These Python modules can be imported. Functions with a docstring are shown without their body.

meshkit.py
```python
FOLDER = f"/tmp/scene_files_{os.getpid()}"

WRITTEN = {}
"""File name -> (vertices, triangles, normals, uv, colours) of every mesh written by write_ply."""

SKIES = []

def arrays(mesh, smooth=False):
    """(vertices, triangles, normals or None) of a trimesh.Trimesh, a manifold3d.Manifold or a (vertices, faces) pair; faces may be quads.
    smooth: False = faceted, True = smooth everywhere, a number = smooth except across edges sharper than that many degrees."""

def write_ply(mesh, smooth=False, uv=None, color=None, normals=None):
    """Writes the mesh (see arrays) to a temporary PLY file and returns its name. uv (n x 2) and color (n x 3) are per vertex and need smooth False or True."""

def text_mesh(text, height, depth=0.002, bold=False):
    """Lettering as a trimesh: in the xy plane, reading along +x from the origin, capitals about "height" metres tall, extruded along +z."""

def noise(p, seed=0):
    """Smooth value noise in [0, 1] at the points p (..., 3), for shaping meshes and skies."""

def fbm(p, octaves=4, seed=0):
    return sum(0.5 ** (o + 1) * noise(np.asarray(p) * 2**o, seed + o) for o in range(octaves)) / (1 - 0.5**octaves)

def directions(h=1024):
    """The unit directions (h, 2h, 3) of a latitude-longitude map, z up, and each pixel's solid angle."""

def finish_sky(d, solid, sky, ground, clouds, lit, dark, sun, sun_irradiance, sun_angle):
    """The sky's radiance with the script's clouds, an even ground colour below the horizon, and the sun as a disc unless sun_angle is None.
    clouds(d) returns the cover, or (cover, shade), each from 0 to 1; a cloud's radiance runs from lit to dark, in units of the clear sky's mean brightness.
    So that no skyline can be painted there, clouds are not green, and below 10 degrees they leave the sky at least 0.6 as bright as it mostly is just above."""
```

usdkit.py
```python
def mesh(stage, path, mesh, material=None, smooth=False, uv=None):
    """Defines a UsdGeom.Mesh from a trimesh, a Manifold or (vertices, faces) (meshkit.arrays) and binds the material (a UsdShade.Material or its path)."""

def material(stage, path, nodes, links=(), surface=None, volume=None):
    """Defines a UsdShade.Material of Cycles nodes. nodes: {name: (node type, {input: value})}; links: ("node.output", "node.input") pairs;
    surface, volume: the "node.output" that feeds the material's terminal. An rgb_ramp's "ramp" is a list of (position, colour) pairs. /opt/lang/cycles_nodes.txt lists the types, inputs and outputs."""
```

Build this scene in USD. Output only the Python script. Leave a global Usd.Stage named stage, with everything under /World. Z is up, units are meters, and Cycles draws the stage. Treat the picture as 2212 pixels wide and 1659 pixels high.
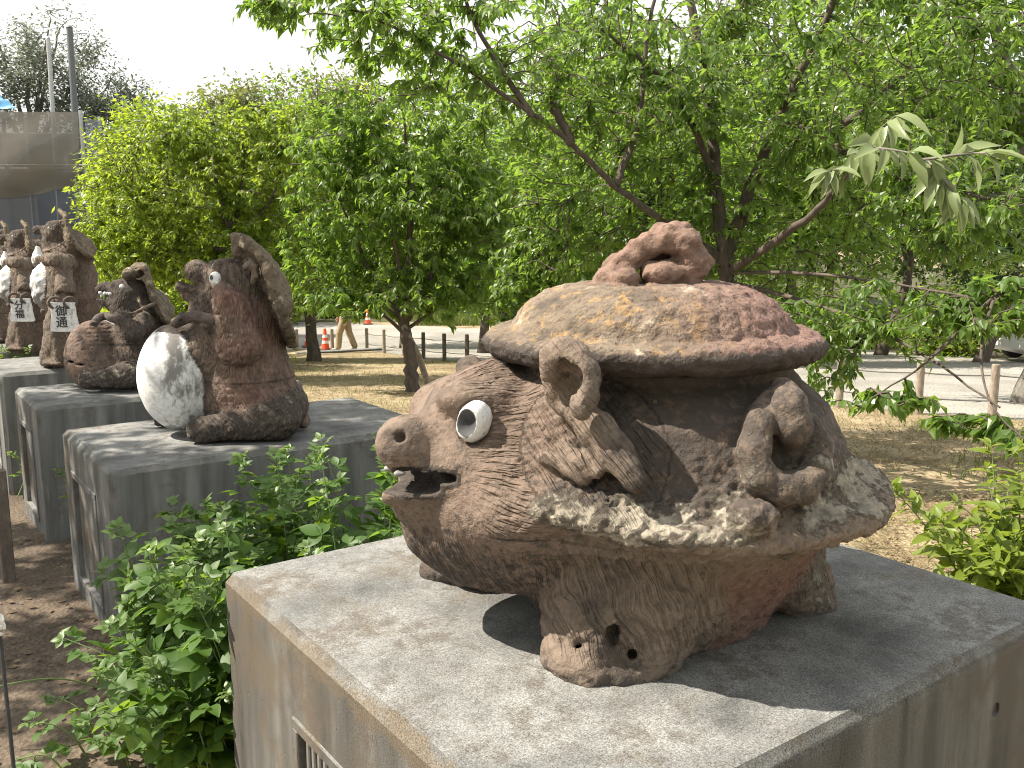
import math, numpy as np, trimesh, usdkit, meshkit
from scipy.spatial import cKDTree
from pxr import Usd, UsdGeom, UsdLux, UsdShade, Gf, Sdf, Vt

# ------------------------------------------------------------------ camera, sky, sun, exposure
stage = Usd.Stage.CreateInMemory()
UsdGeom.SetStageUpAxis(stage, UsdGeom.Tokens.z)
UsdGeom.SetStageMetersPerUnit(stage, 1.0)
UsdGeom.Xform.Define(stage, '/World')
EYE, FPX, HALF_W, HALF_H = 1.62, 1987.0, 1106.0, 829.5
PITCH = math.atan(329 / 1987)
cam = UsdGeom.Camera.Define(stage, '/World/camera')
cam.AddTranslateOp().Set(Gf.Vec3d(0, 0, EYE))
cam.AddRotateXOp().Set(90 - math.degrees(PITCH))
cam.CreateHorizontalApertureAttr(36.0)
cam.CreateVerticalApertureAttr(27.0)
cam.CreateFocalLengthAttr(36.0 * FPX / (2 * HALF_W))
cam.CreateClippingRangeAttr(Gf.Vec2f(0.05, 2000))
cam.CreateExposureAttr(1.33)
cam.CreateFStopAttr(0.0)

SUN = np.array([-0.52, -0.02, 0.62]); SUN /= np.linalg.norm(SUN)
SUN_EL, SUN_ROT = math.asin(SUN[2]), math.atan2(SUN[0], SUN[1])
sun = UsdLux.DistantLight.Define(stage, '/World/sun')
sun.CreateIntensityAttr(1.25); sun.CreateAngleAttr(0.5); sun.CreateNormalizeAttr(True)
sun.CreateColorAttr(Gf.Vec3f(1.0, 0.91, 0.77))
sun.AddRotateZOp().Set(math.degrees(math.atan2(SUN[1], SUN[0])) + 90.0)
sun.AddRotateXOp().Set(90.0 - math.degrees(SUN_EL))
# hazy bright sky: the physical sky with a thin even veil of high white cloud
sky_mat = usdkit.material(stage, '/World/Looks/sky', {
    'sky': ('sky_texture', dict(sky_type='single_scattering', sun_disc=False, sun_elevation=SUN_EL, sun_rotation=SUN_ROT, aerosol_density=2.5)),
    'tc': ('texture_coordinate', {}),
    'n': ('noise_texture', dict(scale=2.2, detail=5, roughness=0.55)),
    'r': ('rgb_ramp', dict(ramp=[(0.30, (0.80,) * 3), (0.65, (1.0,) * 3)])),
    'm': ('mix', dict(color2=(5.6, 5.6, 5.45))),
    'bg': ('background_shader', dict(strength=0.10))},
    [('tc.generated', 'n.vector'), ('n.fac', 'r.fac'), ('r.color', 'm.fac'), ('sky.color', 'm.color1'), ('m.color', 'bg.color')], surface='bg.background')
dome = UsdLux.DomeLight.Define(stage, '/World/sky')
UsdShade.MaterialBindingAPI.Apply(dome.GetPrim()).Bind(sky_mat)

# ------------------------------------------------------------------ helpers
_FW = np.array([0, math.cos(PITCH), -math.sin(PITCH)]); _UP = np.array([0, math.sin(PITCH), math.cos(PITCH)])
def W(u, v, y):
    """the point of the place seen at (u, v) of the photograph (2212 wide) at distance y in front of the camera"""
    d = _FW + (u - HALF_W) / FPX * np.array([1., 0, 0]) - (v - HALF_H) / FPX * _UP
    return np.array([0, 0, EYE]) + d * (y / d[1])
def Z(u, v, z):
    d = _FW + (u - HALF_W) / FPX * np.array([1., 0, 0]) - (v - HALF_H) / FPX * _UP
    return np.array([0, 0, EYE]) + d * ((z - EYE) / d[2])
USED = {}
def numbered(parent, name):
    k = USED.get((parent, name), -1) + 1
    USED[(parent, name)] = k
    return f'{parent}/{name}' + (f'_{k:03d}' if k else '')
def tag(prim, label=None, cat=None, group=None, kind=None):
    for k, x in (('label', label), ('category', cat), ('group', group), ('kind', kind)):
        if x: prim.SetCustomDataByKey(k, x)
    return prim
def thing(name, label, cat, loc=(0, 0, 0), rz=0.0, group=None, scale=None):
    x = UsdGeom.Xform.Define(stage, numbered('/World', name))
    x.AddTranslateOp().Set(Gf.Vec3d(*map(float, loc)))
    x.AddRotateZOp().Set(float(rz))
    if scale: x.AddScaleOp().Set(Gf.Vec3f(scale, scale, scale))
    return tag(x.GetPrim(), label, cat, group)
def copy(src, label, loc, rz=0.0, group=None, scale=None, cat=None):
    d = src.GetCustomData()
    o = thing(src.GetName().rstrip('0123456789').rstrip('_'), label, cat or d['category'], loc, rz, group or d.get('group'), scale)
    o.GetReferences().AddInternalReference(src.GetPath()); o.SetInstanceable(True)
    return o
def vnormals(v, f):
    n = np.zeros_like(v); fn = np.cross(v[f[:, 1]] - v[f[:, 0]], v[f[:, 2]] - v[f[:, 0]])
    for k in range(3): np.add.at(n, f[:, k], fn)
    l = np.linalg.norm(n, axis=1, keepdims=True)
    return n / np.maximum(l, 1e-12)
def put(name, mesh, mat, parent='/World', smooth=False, label=None, cat=None, group=None, kind=None, normals=None, mask=None, off=None, flow=None):
    parent = parent if isinstance(parent, str) else str(parent.GetPath())
    path = numbered(parent, name)
    if isinstance(mesh, trimesh.Trimesh): mesh = (np.array(mesh.vertices), np.array(mesh.faces))
    if off is not None:
        v, f = mesh if isinstance(mesh, tuple) else meshkit.arrays(mesh)[:2]
        mesh = (np.asarray(v) - np.asarray(off), f)
    m = usdkit.mesh(stage, path, mesh, mat, smooth=False if normals is not None else smooth)
    if normals is not None:
        m.CreateNormalsAttr(Vt.Vec3fArray.FromNumpy(np.asarray(normals, np.float32))); m.SetNormalsInterpolation('vertex')
    if mask is not None:
        UsdGeom.PrimvarsAPI(m).CreatePrimvar('mask', Sdf.ValueTypeNames.Color3fArray, 'vertex').Set(Vt.Vec3fArray.FromNumpy(np.asarray(mask, np.float32)))
    if flow is not None:
        UsdGeom.PrimvarsAPI(m).CreatePrimvar('flow', Sdf.ValueTypeNames.Color3fArray, 'vertex').Set(Vt.Vec3fArray.FromNumpy(np.asarray(flow, np.float32)))
    return tag(m.GetPrim(), label, cat, group, kind)
class MB:
    """collects simple pieces into one mesh"""
    def __init__(s): s.v, s.f, s.n = [], [], 0
    def add(s, v, f):
        v, f = np.asarray(v, float), np.asarray(f, int)
        if f.shape[1] == 4: f = np.vstack([f[:, [0, 1, 2]], f[:, [0, 2, 3]]])
        s.v.append(v); s.f.append(f + s.n); s.n += len(v); return s
    def tm(s, t): return s.add(t.vertices, t.faces)
    def box(s, lo, hi, M=None, ch=0.0):
        lo, hi = np.asarray(lo, float), np.asarray(hi, float)
        v, f = rbox(lo, hi, ch) if ch else (np.array([[x, y, z] for x in (lo[0], hi[0]) for y in (lo[1], hi[1]) for z in (lo[2], hi[2])]),
            np.array([[0, 1, 3, 2], [4, 6, 7, 5], [0, 4, 5, 1], [2, 3, 7, 6], [0, 2, 6, 4], [1, 5, 7, 3]]))
        if M is not None: v = v @ M[:3, :3].T + M[:3, 3]
        return s.add(v, f)
    def tube(s, pts, r, n=8, cap=True):
        return s.add(*tube(pts, r, n, cap))
    def get(s): return np.vstack(s.v), np.vstack(s.f)
def rbox(lo, hi, c):
    """a box with chamfered edges"""
    lo, hi = np.asarray(lo, float), np.asarray(hi, float)
    p = []
    for ax in range(3):
        for sx in (0, 1):
            for sy in (0, 1):
                for sz in (0, 1):
                    q = np.where([sx, sy, sz], hi - c, lo + c); q[ax] = (lo, hi)[(sx, sy, sz)[ax]][ax]; p.append(q)
    h = trimesh.convex.convex_hull(np.array(p))
    return np.array(h.vertices), np.array(h.faces)
def tube(pts, r, n=8, cap=True):
    pts = np.asarray(pts, float); r = np.broadcast_to(np.asarray(r, float), (len(pts),))
    t = np.gradient(pts, axis=0); t /= np.maximum(np.linalg.norm(t, axis=1, keepdims=True), 1e-9)
    ref = np.array([0.123, 0.456, 0.88]) if abs(t[0] @ np.array([0, 0, 1])) < .9 else np.array([1., .1, 0])
    ux = np.cross(t, ref); ux /= np.maximum(np.linalg.norm(ux, axis=1, keepdims=True), 1e-9); uy = np.cross(t, ux)
    a = np.arange(n) / n * 2 * np.pi
    v = (pts[:, None] + r[:, None, None] * (np.cos(a)[None, :, None] * ux[:, None] + np.sin(a)[None, :, None] * uy[:, None])).reshape(-1, 3)
    f = []
    for i in range(len(pts) - 1):
        for j in range(n):
            k = (j + 1) % n
            f += [[i * n + j, (i + 1) * n + j, (i + 1) * n + k], [i * n + j, (i + 1) * n + k, i * n + k]]
    if cap:
        v = np.vstack([v, pts[0], pts[-1]]); b = len(pts) * n; e = (len(pts) - 1) * n
        for j in range(n):
            k = (j + 1) % n
            f += [[b, j, k], [b + 1, e + k, e + j]]
    return v, np.array(f)
def curve(pts, n=24):
    """a smooth path through the points"""
    from scipy.interpolate import CubicSpline
    pts = np.asarray(pts, float); t = np.r_[0, np.cumsum(np.linalg.norm(np.diff(pts, axis=0), axis=1))]
    return CubicSpline(t, pts, bc_type='natural')(np.linspace(0, t[-1], n))
def rotz(a, loc=(0, 0, 0)):
    M = np.eye(4); c, s = math.cos(a), math.sin(a); M[:2, :2] = [[c, -s], [s, c]]; M[:3, 3] = loc; return M

# ------------------------------------------------------------------ sculpting with distance fields
def nrm(q): return np.sqrt(np.einsum('...i,...i->...', q, q))
FAR = {}
def smin(a, b, k):
    h = np.clip(0.5 + (0.5 / k) * (b - a), 0, 1)
    return b + (a - b) * h - k * h * (1 - h)
def smax(a, b, k): return -smin(-a, -b, k)
def bounded(d, c, R):
    """skips the work for a batch of points that lies well away from the shape"""
    c = np.asarray(c, np.float32)
    def g(p):
        if len(p) <= 2200:
            m = p[len(p) // 2]; far = float(np.sqrt(((m - c) ** 2).sum())) - R - FAR.get('r', 0)
            if far > 0.07: return np.full(len(p), far, np.float32)
        return d(p)
    g.c, g.R = c, R
    return g
def ell(c, r, ax=None):
    c, r = np.asarray(c, np.float32), np.broadcast_to(np.asarray(r, np.float32), (3,))
    A = np.eye(3, dtype=np.float32) if ax is None else np.asarray(ax, np.float32)          # rows: the axes
    def d(p):
        q = ((p - c) @ A.T) / r
        k0 = nrm(q); k1 = nrm(q / r)
        return k0 * (k0 - 1) / np.maximum(k1, 1e-6)
    return bounded(d, c, float(r.max()))
def cap(a, b, ra, rb=None):
    a, b = np.asarray(a, np.float32), np.asarray(b, np.float32); rb = ra if rb is None else rb
    ab = b - a; L = float(ab @ ab)
    def d(p):
        q = p - a
        t = np.clip(q @ ab / L, 0, 1)
        return nrm(q - t[..., None] * ab) - (ra + (rb - ra) * t)
    return bounded(d, (a + b) / 2, L ** .5 / 2 + max(ra, rb))
def chain(pts, r, k=0.01):
    pts = np.asarray(pts, float); r = np.broadcast_to(np.asarray(r, float), (len(pts),))
    return uni([cap(pts[i], pts[i + 1], r[i], r[i + 1]) for i in range(len(pts) - 1)], k)
def uni(fs, k=0.02):
    def d(p):
        o = fs[0](p)
        for f in fs[1:]: o = smin(o, f(p), k)
        return o
    if all(hasattr(f, 'c') for f in fs):
        c = np.mean([f.c for f in fs], 0)
        return bounded(d, c, max(float(np.linalg.norm(f.c - c)) + f.R for f in fs))
    return d
def rev(c, prof, wob=None, res=0.002):
    """a body turned about the vertical through c; prof: closed outline of (radius, height), looked up in a fine table"""
    P = np.asarray(prof, float); Q = np.roll(P, -1, 0); c = np.asarray(c, np.float32)
    z0 = P[:, 1].min() - .25; nr, nz = int((P[:, 0].max() + .35) / res), int((P[:, 1].max() + .25 - z0) / res)
    r, z = np.meshgrid(np.arange(nr) * res, z0 + np.arange(nz) * res, indexing='ij')
    best = np.full(r.shape, 1e9); ins = np.zeros(r.shape, bool)
    for (ax, ay), (bx, by) in zip(P, Q):
        ex, ey = bx - ax, by - ay
        if ax > 0 or bx > 0:
            t = np.clip(((r - ax) * ex + (z - ay) * ey) / (ex * ex + ey * ey), 0, 1)
            best = np.minimum(best, (r - ax - t * ex) ** 2 + (z - ay - t * ey) ** 2)
        if ay != by: ins ^= ((ay > z) != (by > z)) & (r < ex * (z - ay) / (by - ay) + ax)
    T = (np.where(ins, -1, 1) * np.sqrt(best)).astype(np.float32)
    def d(p):
        x, y = p[..., 0] - c[0], p[..., 1] - c[1]; rr = np.sqrt(x * x + y * y)
        if wob is not None: rr = rr / wob(np.arctan2(y, x))
        fi = np.clip(rr / res, 0, nr - 1.001); fj = np.clip((p[..., 2] - z0 - c[2]) / res, 0, nz - 1.001)
        i, j = fi.astype(np.int32), fj.astype(np.int32); fi = fi - i; fj = fj - j
        return (T[i, j] * (1 - fi) + T[i + 1, j] * fi) * (1 - fj) + (T[i, j + 1] * (1 - fi) + T[i + 1, j + 1] * fi) * fj
    return d
def torus(c, n, R, r):
    c, n = np.asarray(c, np.float32), (np.asarray(n, float) / np.linalg.norm(n)).astype(np.float32)
    def d(p):
        q = p - c; h = q @ n; return np.hypot(nrm(q - h[..., None] * n) - R, h) - r
    return bounded(d, c, R + r)
def axes(f, up=(0, 0, 1)):
    f = np.asarray(f, float) / np.linalg.norm(f); s = np.cross(up, f); s /= np.linalg.norm(s); return np.array([f, s, np.cross(f, s)])
def nets(field, lo, hi, h, B=10):
    """the zero surface of a field by surface nets, evaluated only in blocks the surface may cross"""
    lo = np.asarray(lo, float); nb = np.ceil((np.asarray(hi) - lo) / (h * B)).astype(int); N = nb * B
    bi = np.stack(np.meshgrid(*map(np.arange, nb), indexing='ij'), -1).reshape(-1, 3)
    FAR['r'] = 0; big = np.vstack([bi, np.zeros((max(0, 2300 - len(bi)), 3), int)])
    d = field((lo + (big * B + (B - 1) / 2) * h).astype(np.float32))[:len(bi)]
    F = np.repeat(np.repeat(np.repeat(np.where(d < 0, -1., 1.).reshape(nb).astype(np.float32), B, 0), B, 1), B, 2)
    g = np.stack(np.meshgrid(*[np.arange(B)] * 3, indexing='ij'), -1).reshape(-1, 3)
    gc = ((g[len(g) // 2] - (B - 1) / 2) ** 2).sum() ** .5
    FAR['r'] = h * (B * .866 + gc)
    for a in bi[np.abs(d) < h * B * 1.2 + 0.02] * B:
        F[a[0]:a[0] + B, a[1]:a[1] + B, a[2]:a[2] + B] = field((lo + (a + g) * h).astype(np.float32)).reshape(B, B, B)
    S = F < 0
    cs = np.zeros(N - 1, np.int8)
    for o in np.ndindex(2, 2, 2): cs += S[o[0]:N[0] - 1 + o[0], o[1]:N[1] - 1 + o[1], o[2]:N[2] - 1 + o[2]]
    cells = np.argwhere((cs > 0) & (cs < 8)); acc = np.zeros((len(cells), 3)); cnt = np.zeros(len(cells))
    for ax in range(3):
        for o in np.ndindex(2, 2):
            a = np.insert(np.array(o), ax, 0); b = np.insert(np.array(o), ax, 1)
            fa, fb = F[tuple((cells + a).T)], F[tuple((cells + b).T)]
            x = (fa < 0) != (fb < 0)
            t = np.where(x, fa / np.where(x, fa - fb, 1), 0)
            acc += np.where(x[:, None], a + t[:, None] * (b - a), 0); cnt += x
    v = lo + (cells + acc / np.maximum(cnt, 1)[:, None]) * h
    idx = np.full(N - 1, -1, np.int32); idx[tuple(cells.T)] = np.arange(len(cells))
    out = []
    for ax in range(3):
        sl = [slice(1, n - 1) for n in N]; sl2 = list(sl); sl[ax] = slice(0, N[ax] - 1); sl2[ax] = slice(1, N[ax])
        A, Bq = S[tuple(sl)], S[tuple(sl2)]
        e = np.argwhere(A != Bq); off = np.ones(3, int); off[ax] = 0; e = e + off
        flip = ~S[tuple(e.T)]
        u1, u2 = [q for q in range(3) if q != ax]
        def at(d1, d2):
            q = e.copy(); q[:, u1] += d1; q[:, u2] += d2; return idx[tuple(q.T)]
        quad = np.stack([at(-1, -1), at(0, -1), at(0, 0), at(-1, 0)], 1)
        if ax == 1: flip = ~flip
        quad[flip] = quad[flip][:, ::-1]
        out.append(quad)
    q = np.vstack(out); q = q[(q >= 0).all(1)]
    return v, np.vstack([q[:, [0, 1, 2]], q[:, [0, 2, 3]]])
def sculpt(groups, cuts, h, K=0.02, pad=0.04, bounds=None):
    """groups: [(name, field)], blended by K into one skin and cut apart again by the nearest group. Returns vertices, faces, label of each vertex"""
    def field(p):
        o = groups[0][1](p)
        for _, g in groups[1:]: o = smin(o, g(p), K)
        for c, k in cuts: o = smax(o, -c(p), k)
        return o
    v, f = nets(field, bounds[0], bounds[1], h)
    lab = np.argmin(np.stack([g(v) for _, g in groups]), 0)
    return v, f, lab
def tidy(f, lab, n, keep=1):
    """small islands of a label join the label around them"""
    from scipy.sparse import coo_matrix
    from scipy.sparse.csgraph import connected_components
    e = np.vstack([f[:, [0, 1]], f[:, [1, 2]], f[:, [2, 0]]]); lab = lab.copy(); N = len(lab)
    for _ in range(3):
        same = e[lab[e[:, 0]] == lab[e[:, 1]]]
        nc, comp = connected_components(coo_matrix((np.ones(len(same)), (same[:, 0], same[:, 1])), (N, N)), False)
        size = np.bincount(comp, minlength=nc); first = np.full(nc, -1); first[comp] = lab
        best = np.zeros(n, int); np.maximum.at(best, first, size)
        small = size < best[first]
        d = e[lab[e[:, 0]] != lab[e[:, 1]]]; d = np.vstack([d, d[:, ::-1]]); d = d[small[comp[d[:, 0]]]]
        if not len(d): break
        vote = np.zeros((nc, n), np.int32); np.add.at(vote, (comp[d[:, 0]], lab[d[:, 1]]), 1)
        new = np.where(small & (vote.sum(1) > 0), vote.argmax(1), first); lab = new[comp]
    return lab
def split(v, f, lab, n):
    for k in range(n):
        other = np.sort(lab[f], axis=1)[:, 1]
        ff = f[other == k]
        if len(ff):
            u, inv = np.unique(ff, return_inverse=True)
            yield k, u, inv.reshape(-1, 3)
def soften(f, lab, n, it=14):
    """how much of each label there is around every vertex"""
    from scipy.sparse import coo_matrix, diags
    N = len(lab); e = np.vstack([f[:, [0, 1]], f[:, [1, 2]], f[:, [2, 0]]]); e = np.vstack([e, e[:, ::-1]])
    A = coo_matrix((np.ones(len(e), np.float32), (e[:, 0], e[:, 1])), (N, N)).tocsr(); A = diags(1 / np.maximum(np.asarray(A.sum(1)).ravel(), 1)) @ A
    w = np.eye(n, dtype=np.float32)[lab]
    for _ in range(it): w = .35 * w + .65 * (A @ w)
    return w
def N3(p, s, seed=0): return meshkit.noise(np.asarray(p) * s, seed) * 2 - 1
def FB(p, s, o=4, seed=0): return meshkit.fbm(np.asarray(p) * s, o, seed) * 2 - 1
def sstep(a, b, x):
    t = np.clip((x - a) / (b - a), 0, 1); return t * t * (3 - 2 * t)
def facing(v, f):
    """turn the faces so that the normals point out"""
    return f if trimesh.Trimesh(v, f, process=False).volume > 0 else f[:, ::-1]
# ------------------------------------------------------------------ materials
def mat(name, nodes, links, surface='p.BSDF'): return usdkit.material(stage, '/World/Looks/' + name, nodes, links, surface=surface)
def plain(name, col, rough=0.7, var=0.25, scale=30.0, metal=0.0, bump=0.0):
    lo, hi = [c * (1 - var) for c in col], [min(1, c * (1 + var)) for c in col]
    nd = {'g': ('texture_coordinate', {}), 'n': ('noise_texture', dict(scale=scale, detail=4, roughness=0.6)), 'r': ('rgb_ramp', dict(ramp=[(0.3, lo), (0.7, hi)])),
          'p': ('principled_bsdf', dict(roughness=rough, metallic=metal))}
    lk = [('g.object', 'n.vector'), ('n.fac', 'r.fac'), ('r.color', 'p.base_color')]
    if bump:
        nd['b'] = ('bump', dict(strength=bump, distance=0.01)); lk += [('n.fac', 'b.height'), ('b.normal', 'p.normal')]
    return mat(name, nd, lk)
def clay_material(name, brown, dark, pale, red, orange, scale=1.0, bump=0.8):
    """weathered unglazed clay. mask r: pale lichen, g: red clay, b: black dirt and darker tone, plus shade painted in the mouth (also 'white' is its own material)"""
    nd = {'t': ('texture_coordinate', {}), 'a': ('attribute', dict(attribute='mask')), 's': ('separate_color', {}),
      'n1': ('noise_texture', dict(scale=5 * scale, detail=6, roughness=0.65)),
      'n2': ('noise_texture', dict(scale=38 * scale, detail=5, roughness=0.7)),
      'n3': ('noise_texture', dict(scale=130 * scale, detail=3, roughness=0.6)),
      'nl': ('noise_texture', dict(scale=17 * scale, detail=8, roughness=0.72)),
      'v': ('voronoi_texture', dict(scale=26 * scale, feature='distance_to_edge')),
      'rb': ('rgb_ramp', dict(ramp=[(0.32, dark), (0.47, brown), (0.60, brown), (0.74, [c * 1.45 for c in brown])])),
      'rr': ('rgb_ramp', dict(ramp=[(0.3, [c * .75 for c in red]), (0.7, [c * 1.2 for c in red])])),
      'mr': ('mix', {}), 'gr': ('math', dict(math_type='multiply', use_clamp=True)), 'grr': ('map_range', dict(from_min=.30, from_max=.62, clamp=True)),
      'la': ('math', dict(math_type='multiply_add', value2=0.27, value3=0.0)), 'lb': ('math', dict(math_type='add')),
      'lr': ('map_range', dict(from_min=0.62, from_max=0.72, clamp=True)),
      'rp': ('rgb_ramp', dict(ramp=[(0.35, [c * .72 for c in pale]), (0.65, pale)])), 'ml': ('mix', {}),
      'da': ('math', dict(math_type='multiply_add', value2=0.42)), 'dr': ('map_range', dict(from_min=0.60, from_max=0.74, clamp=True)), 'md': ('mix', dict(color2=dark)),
      'f1': ('mix', dict(mix_type='multiply', fac=1.0)), 'fr': ('rgb_ramp', dict(ramp=[(0.33, (.70,) * 3), (0.5, (1,) * 3), (0.68, (1.22,) * 3)])),
      'h1': ('math', dict(math_type='multiply_add', value2=0.55)), 'h2': ('math', dict(math_type='multiply', value2=0.30)),
      'vr': ('map_range', dict(from_min=0.0, from_max=0.05, to_min=0.0, to_max=0.35, clamp=True)), 'h3': ('math', dict(math_type='add')),
      'fa': ('attribute', dict(attribute='flow')), 'fm': ('mapping', dict(scale=(115, 11, 0))), 'fn': ('noise_texture', dict(scale=1, detail=2.5, roughness=.6)), 'fx': ('separate_xyz', {}),
      'fmr': ('map_range', dict(from_min=.34, from_max=.52, to_min=-1.1, to_max=0, clamp=True)), 'fs': ('math', dict(math_type='multiply')), 'h4': ('math', dict(math_type='add')),
      'b': ('bump', dict(strength=bump, distance=0.012)), 'p': ('principled_bsdf', dict(roughness=0.88, specular_ior_level=0.25))}
    lk = [('t.object', f'{x}.vector') for x in ('n1', 'n2', 'n3', 'nl', 'v')] + [('a.color', 's.color'),
      ('n1.fac', 'rb.fac'), ('n2.fac', 'rr.fac'), ('n1.fac', 'grr.value'), ('s.g', 'gr.value1'), ('grr.result', 'gr.value2'), ('gr.value', 'mr.fac'), ('rb.color', 'mr.color1'), ('rr.color', 'mr.color2'),
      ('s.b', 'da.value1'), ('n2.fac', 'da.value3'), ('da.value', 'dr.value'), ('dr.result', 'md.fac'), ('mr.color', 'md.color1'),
      ('s.r', 'la.value1'), ('la.value', 'lb.value1'), ('nl.fac', 'lb.value2'), ('lb.value', 'lr.value'), ('lr.result', 'ml.fac'), ('md.color', 'ml.color1'), ('n2.fac', 'rp.fac'), ('rp.color', 'ml.color2'),
      ('n2.fac', 'fr.fac'), ('ml.color', 'f1.color1'), ('fr.color', 'f1.color2'), ('f1.color', 'p.base_color'),
      ('n3.fac', 'h2.value1'), ('n2.fac', 'h1.value1'), ('h2.value', 'h1.value3'), ('v.distance', 'vr.value'), ('h1.value', 'h3.value1'), ('lr.result', 'h3.value2'), ('fa.vector', 'fm.vector'), ('fm.vector', 'fn.vector'), ('fn.fac', 'fmr.value'), ('fa.vector', 'fx.vector'), ('fmr.result', 'fs.value1'), ('fx.z', 'fs.value2'), ('h3.value', 'h4.value1'), ('fs.value', 'h4.value2'), ('h4.value', 'b.height'), ('b.normal', 'p.normal')]
    return mat(name, nd, lk)
CLAY = clay_material('weathered_clay', (.165, .128, .101), (.058, .048, .042), (.27, .24, .195), (.165, .092, .076), None)
LIDCLAY = clay_material('lid_clay', (.17, .115, .085), (.07, .05, .042), (.44, .38, .29), (.19, .122, .10), None, bump=0.8)
def white_material(name):
    nd = {'t': ('texture_coordinate', {}), 'a': ('attribute', dict(attribute='mask')), 's': ('separate_color', {}),
      'mp': ('mapping', dict(scale=(1, 1, .38))), 'n1': ('noise_texture', dict(scale=26, detail=8, roughness=0.78)), 'n2': ('noise_texture', dict(scale=60, detail=4, roughness=0.7)),
      'ma': ('math', dict(math_type='multiply_add', value2=0.55)), 'mr': ('map_range', dict(from_min=0.60, from_max=0.74, clamp=True)),
      'rw': ('rgb_ramp', dict(ramp=[(0.3, (.40, .41, .42)), (0.6, (.60, .605, .605))])), 'm': ('mix', dict(color2=(.15, .145, .14))),
      'b': ('bump', dict(strength=0.35, distance=0.006)), 'p': ('principled_bsdf', dict(roughness=0.75))}
    lk = [('t.object', 'mp.vector'), ('mp.vector', 'n1.vector'), ('t.object', 'n2.vector'), ('a.color', 's.color'), ('s.b', 'ma.value1'), ('n1.fac', 'ma.value3'), ('ma.value', 'mr.value'), ('mr.result', 'm.fac'),
          ('n2.fac', 'rw.fac'), ('rw.color', 'm.color1'), ('m.color', 'p.base_color'), ('n2.fac', 'b.height'), ('b.normal', 'p.normal')]
    return mat(name, nd, lk)
WHITE = white_material('worn_white_paint')
DARK = plain('dark_hollow', (.02, .018, .017), 0.9)
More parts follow.
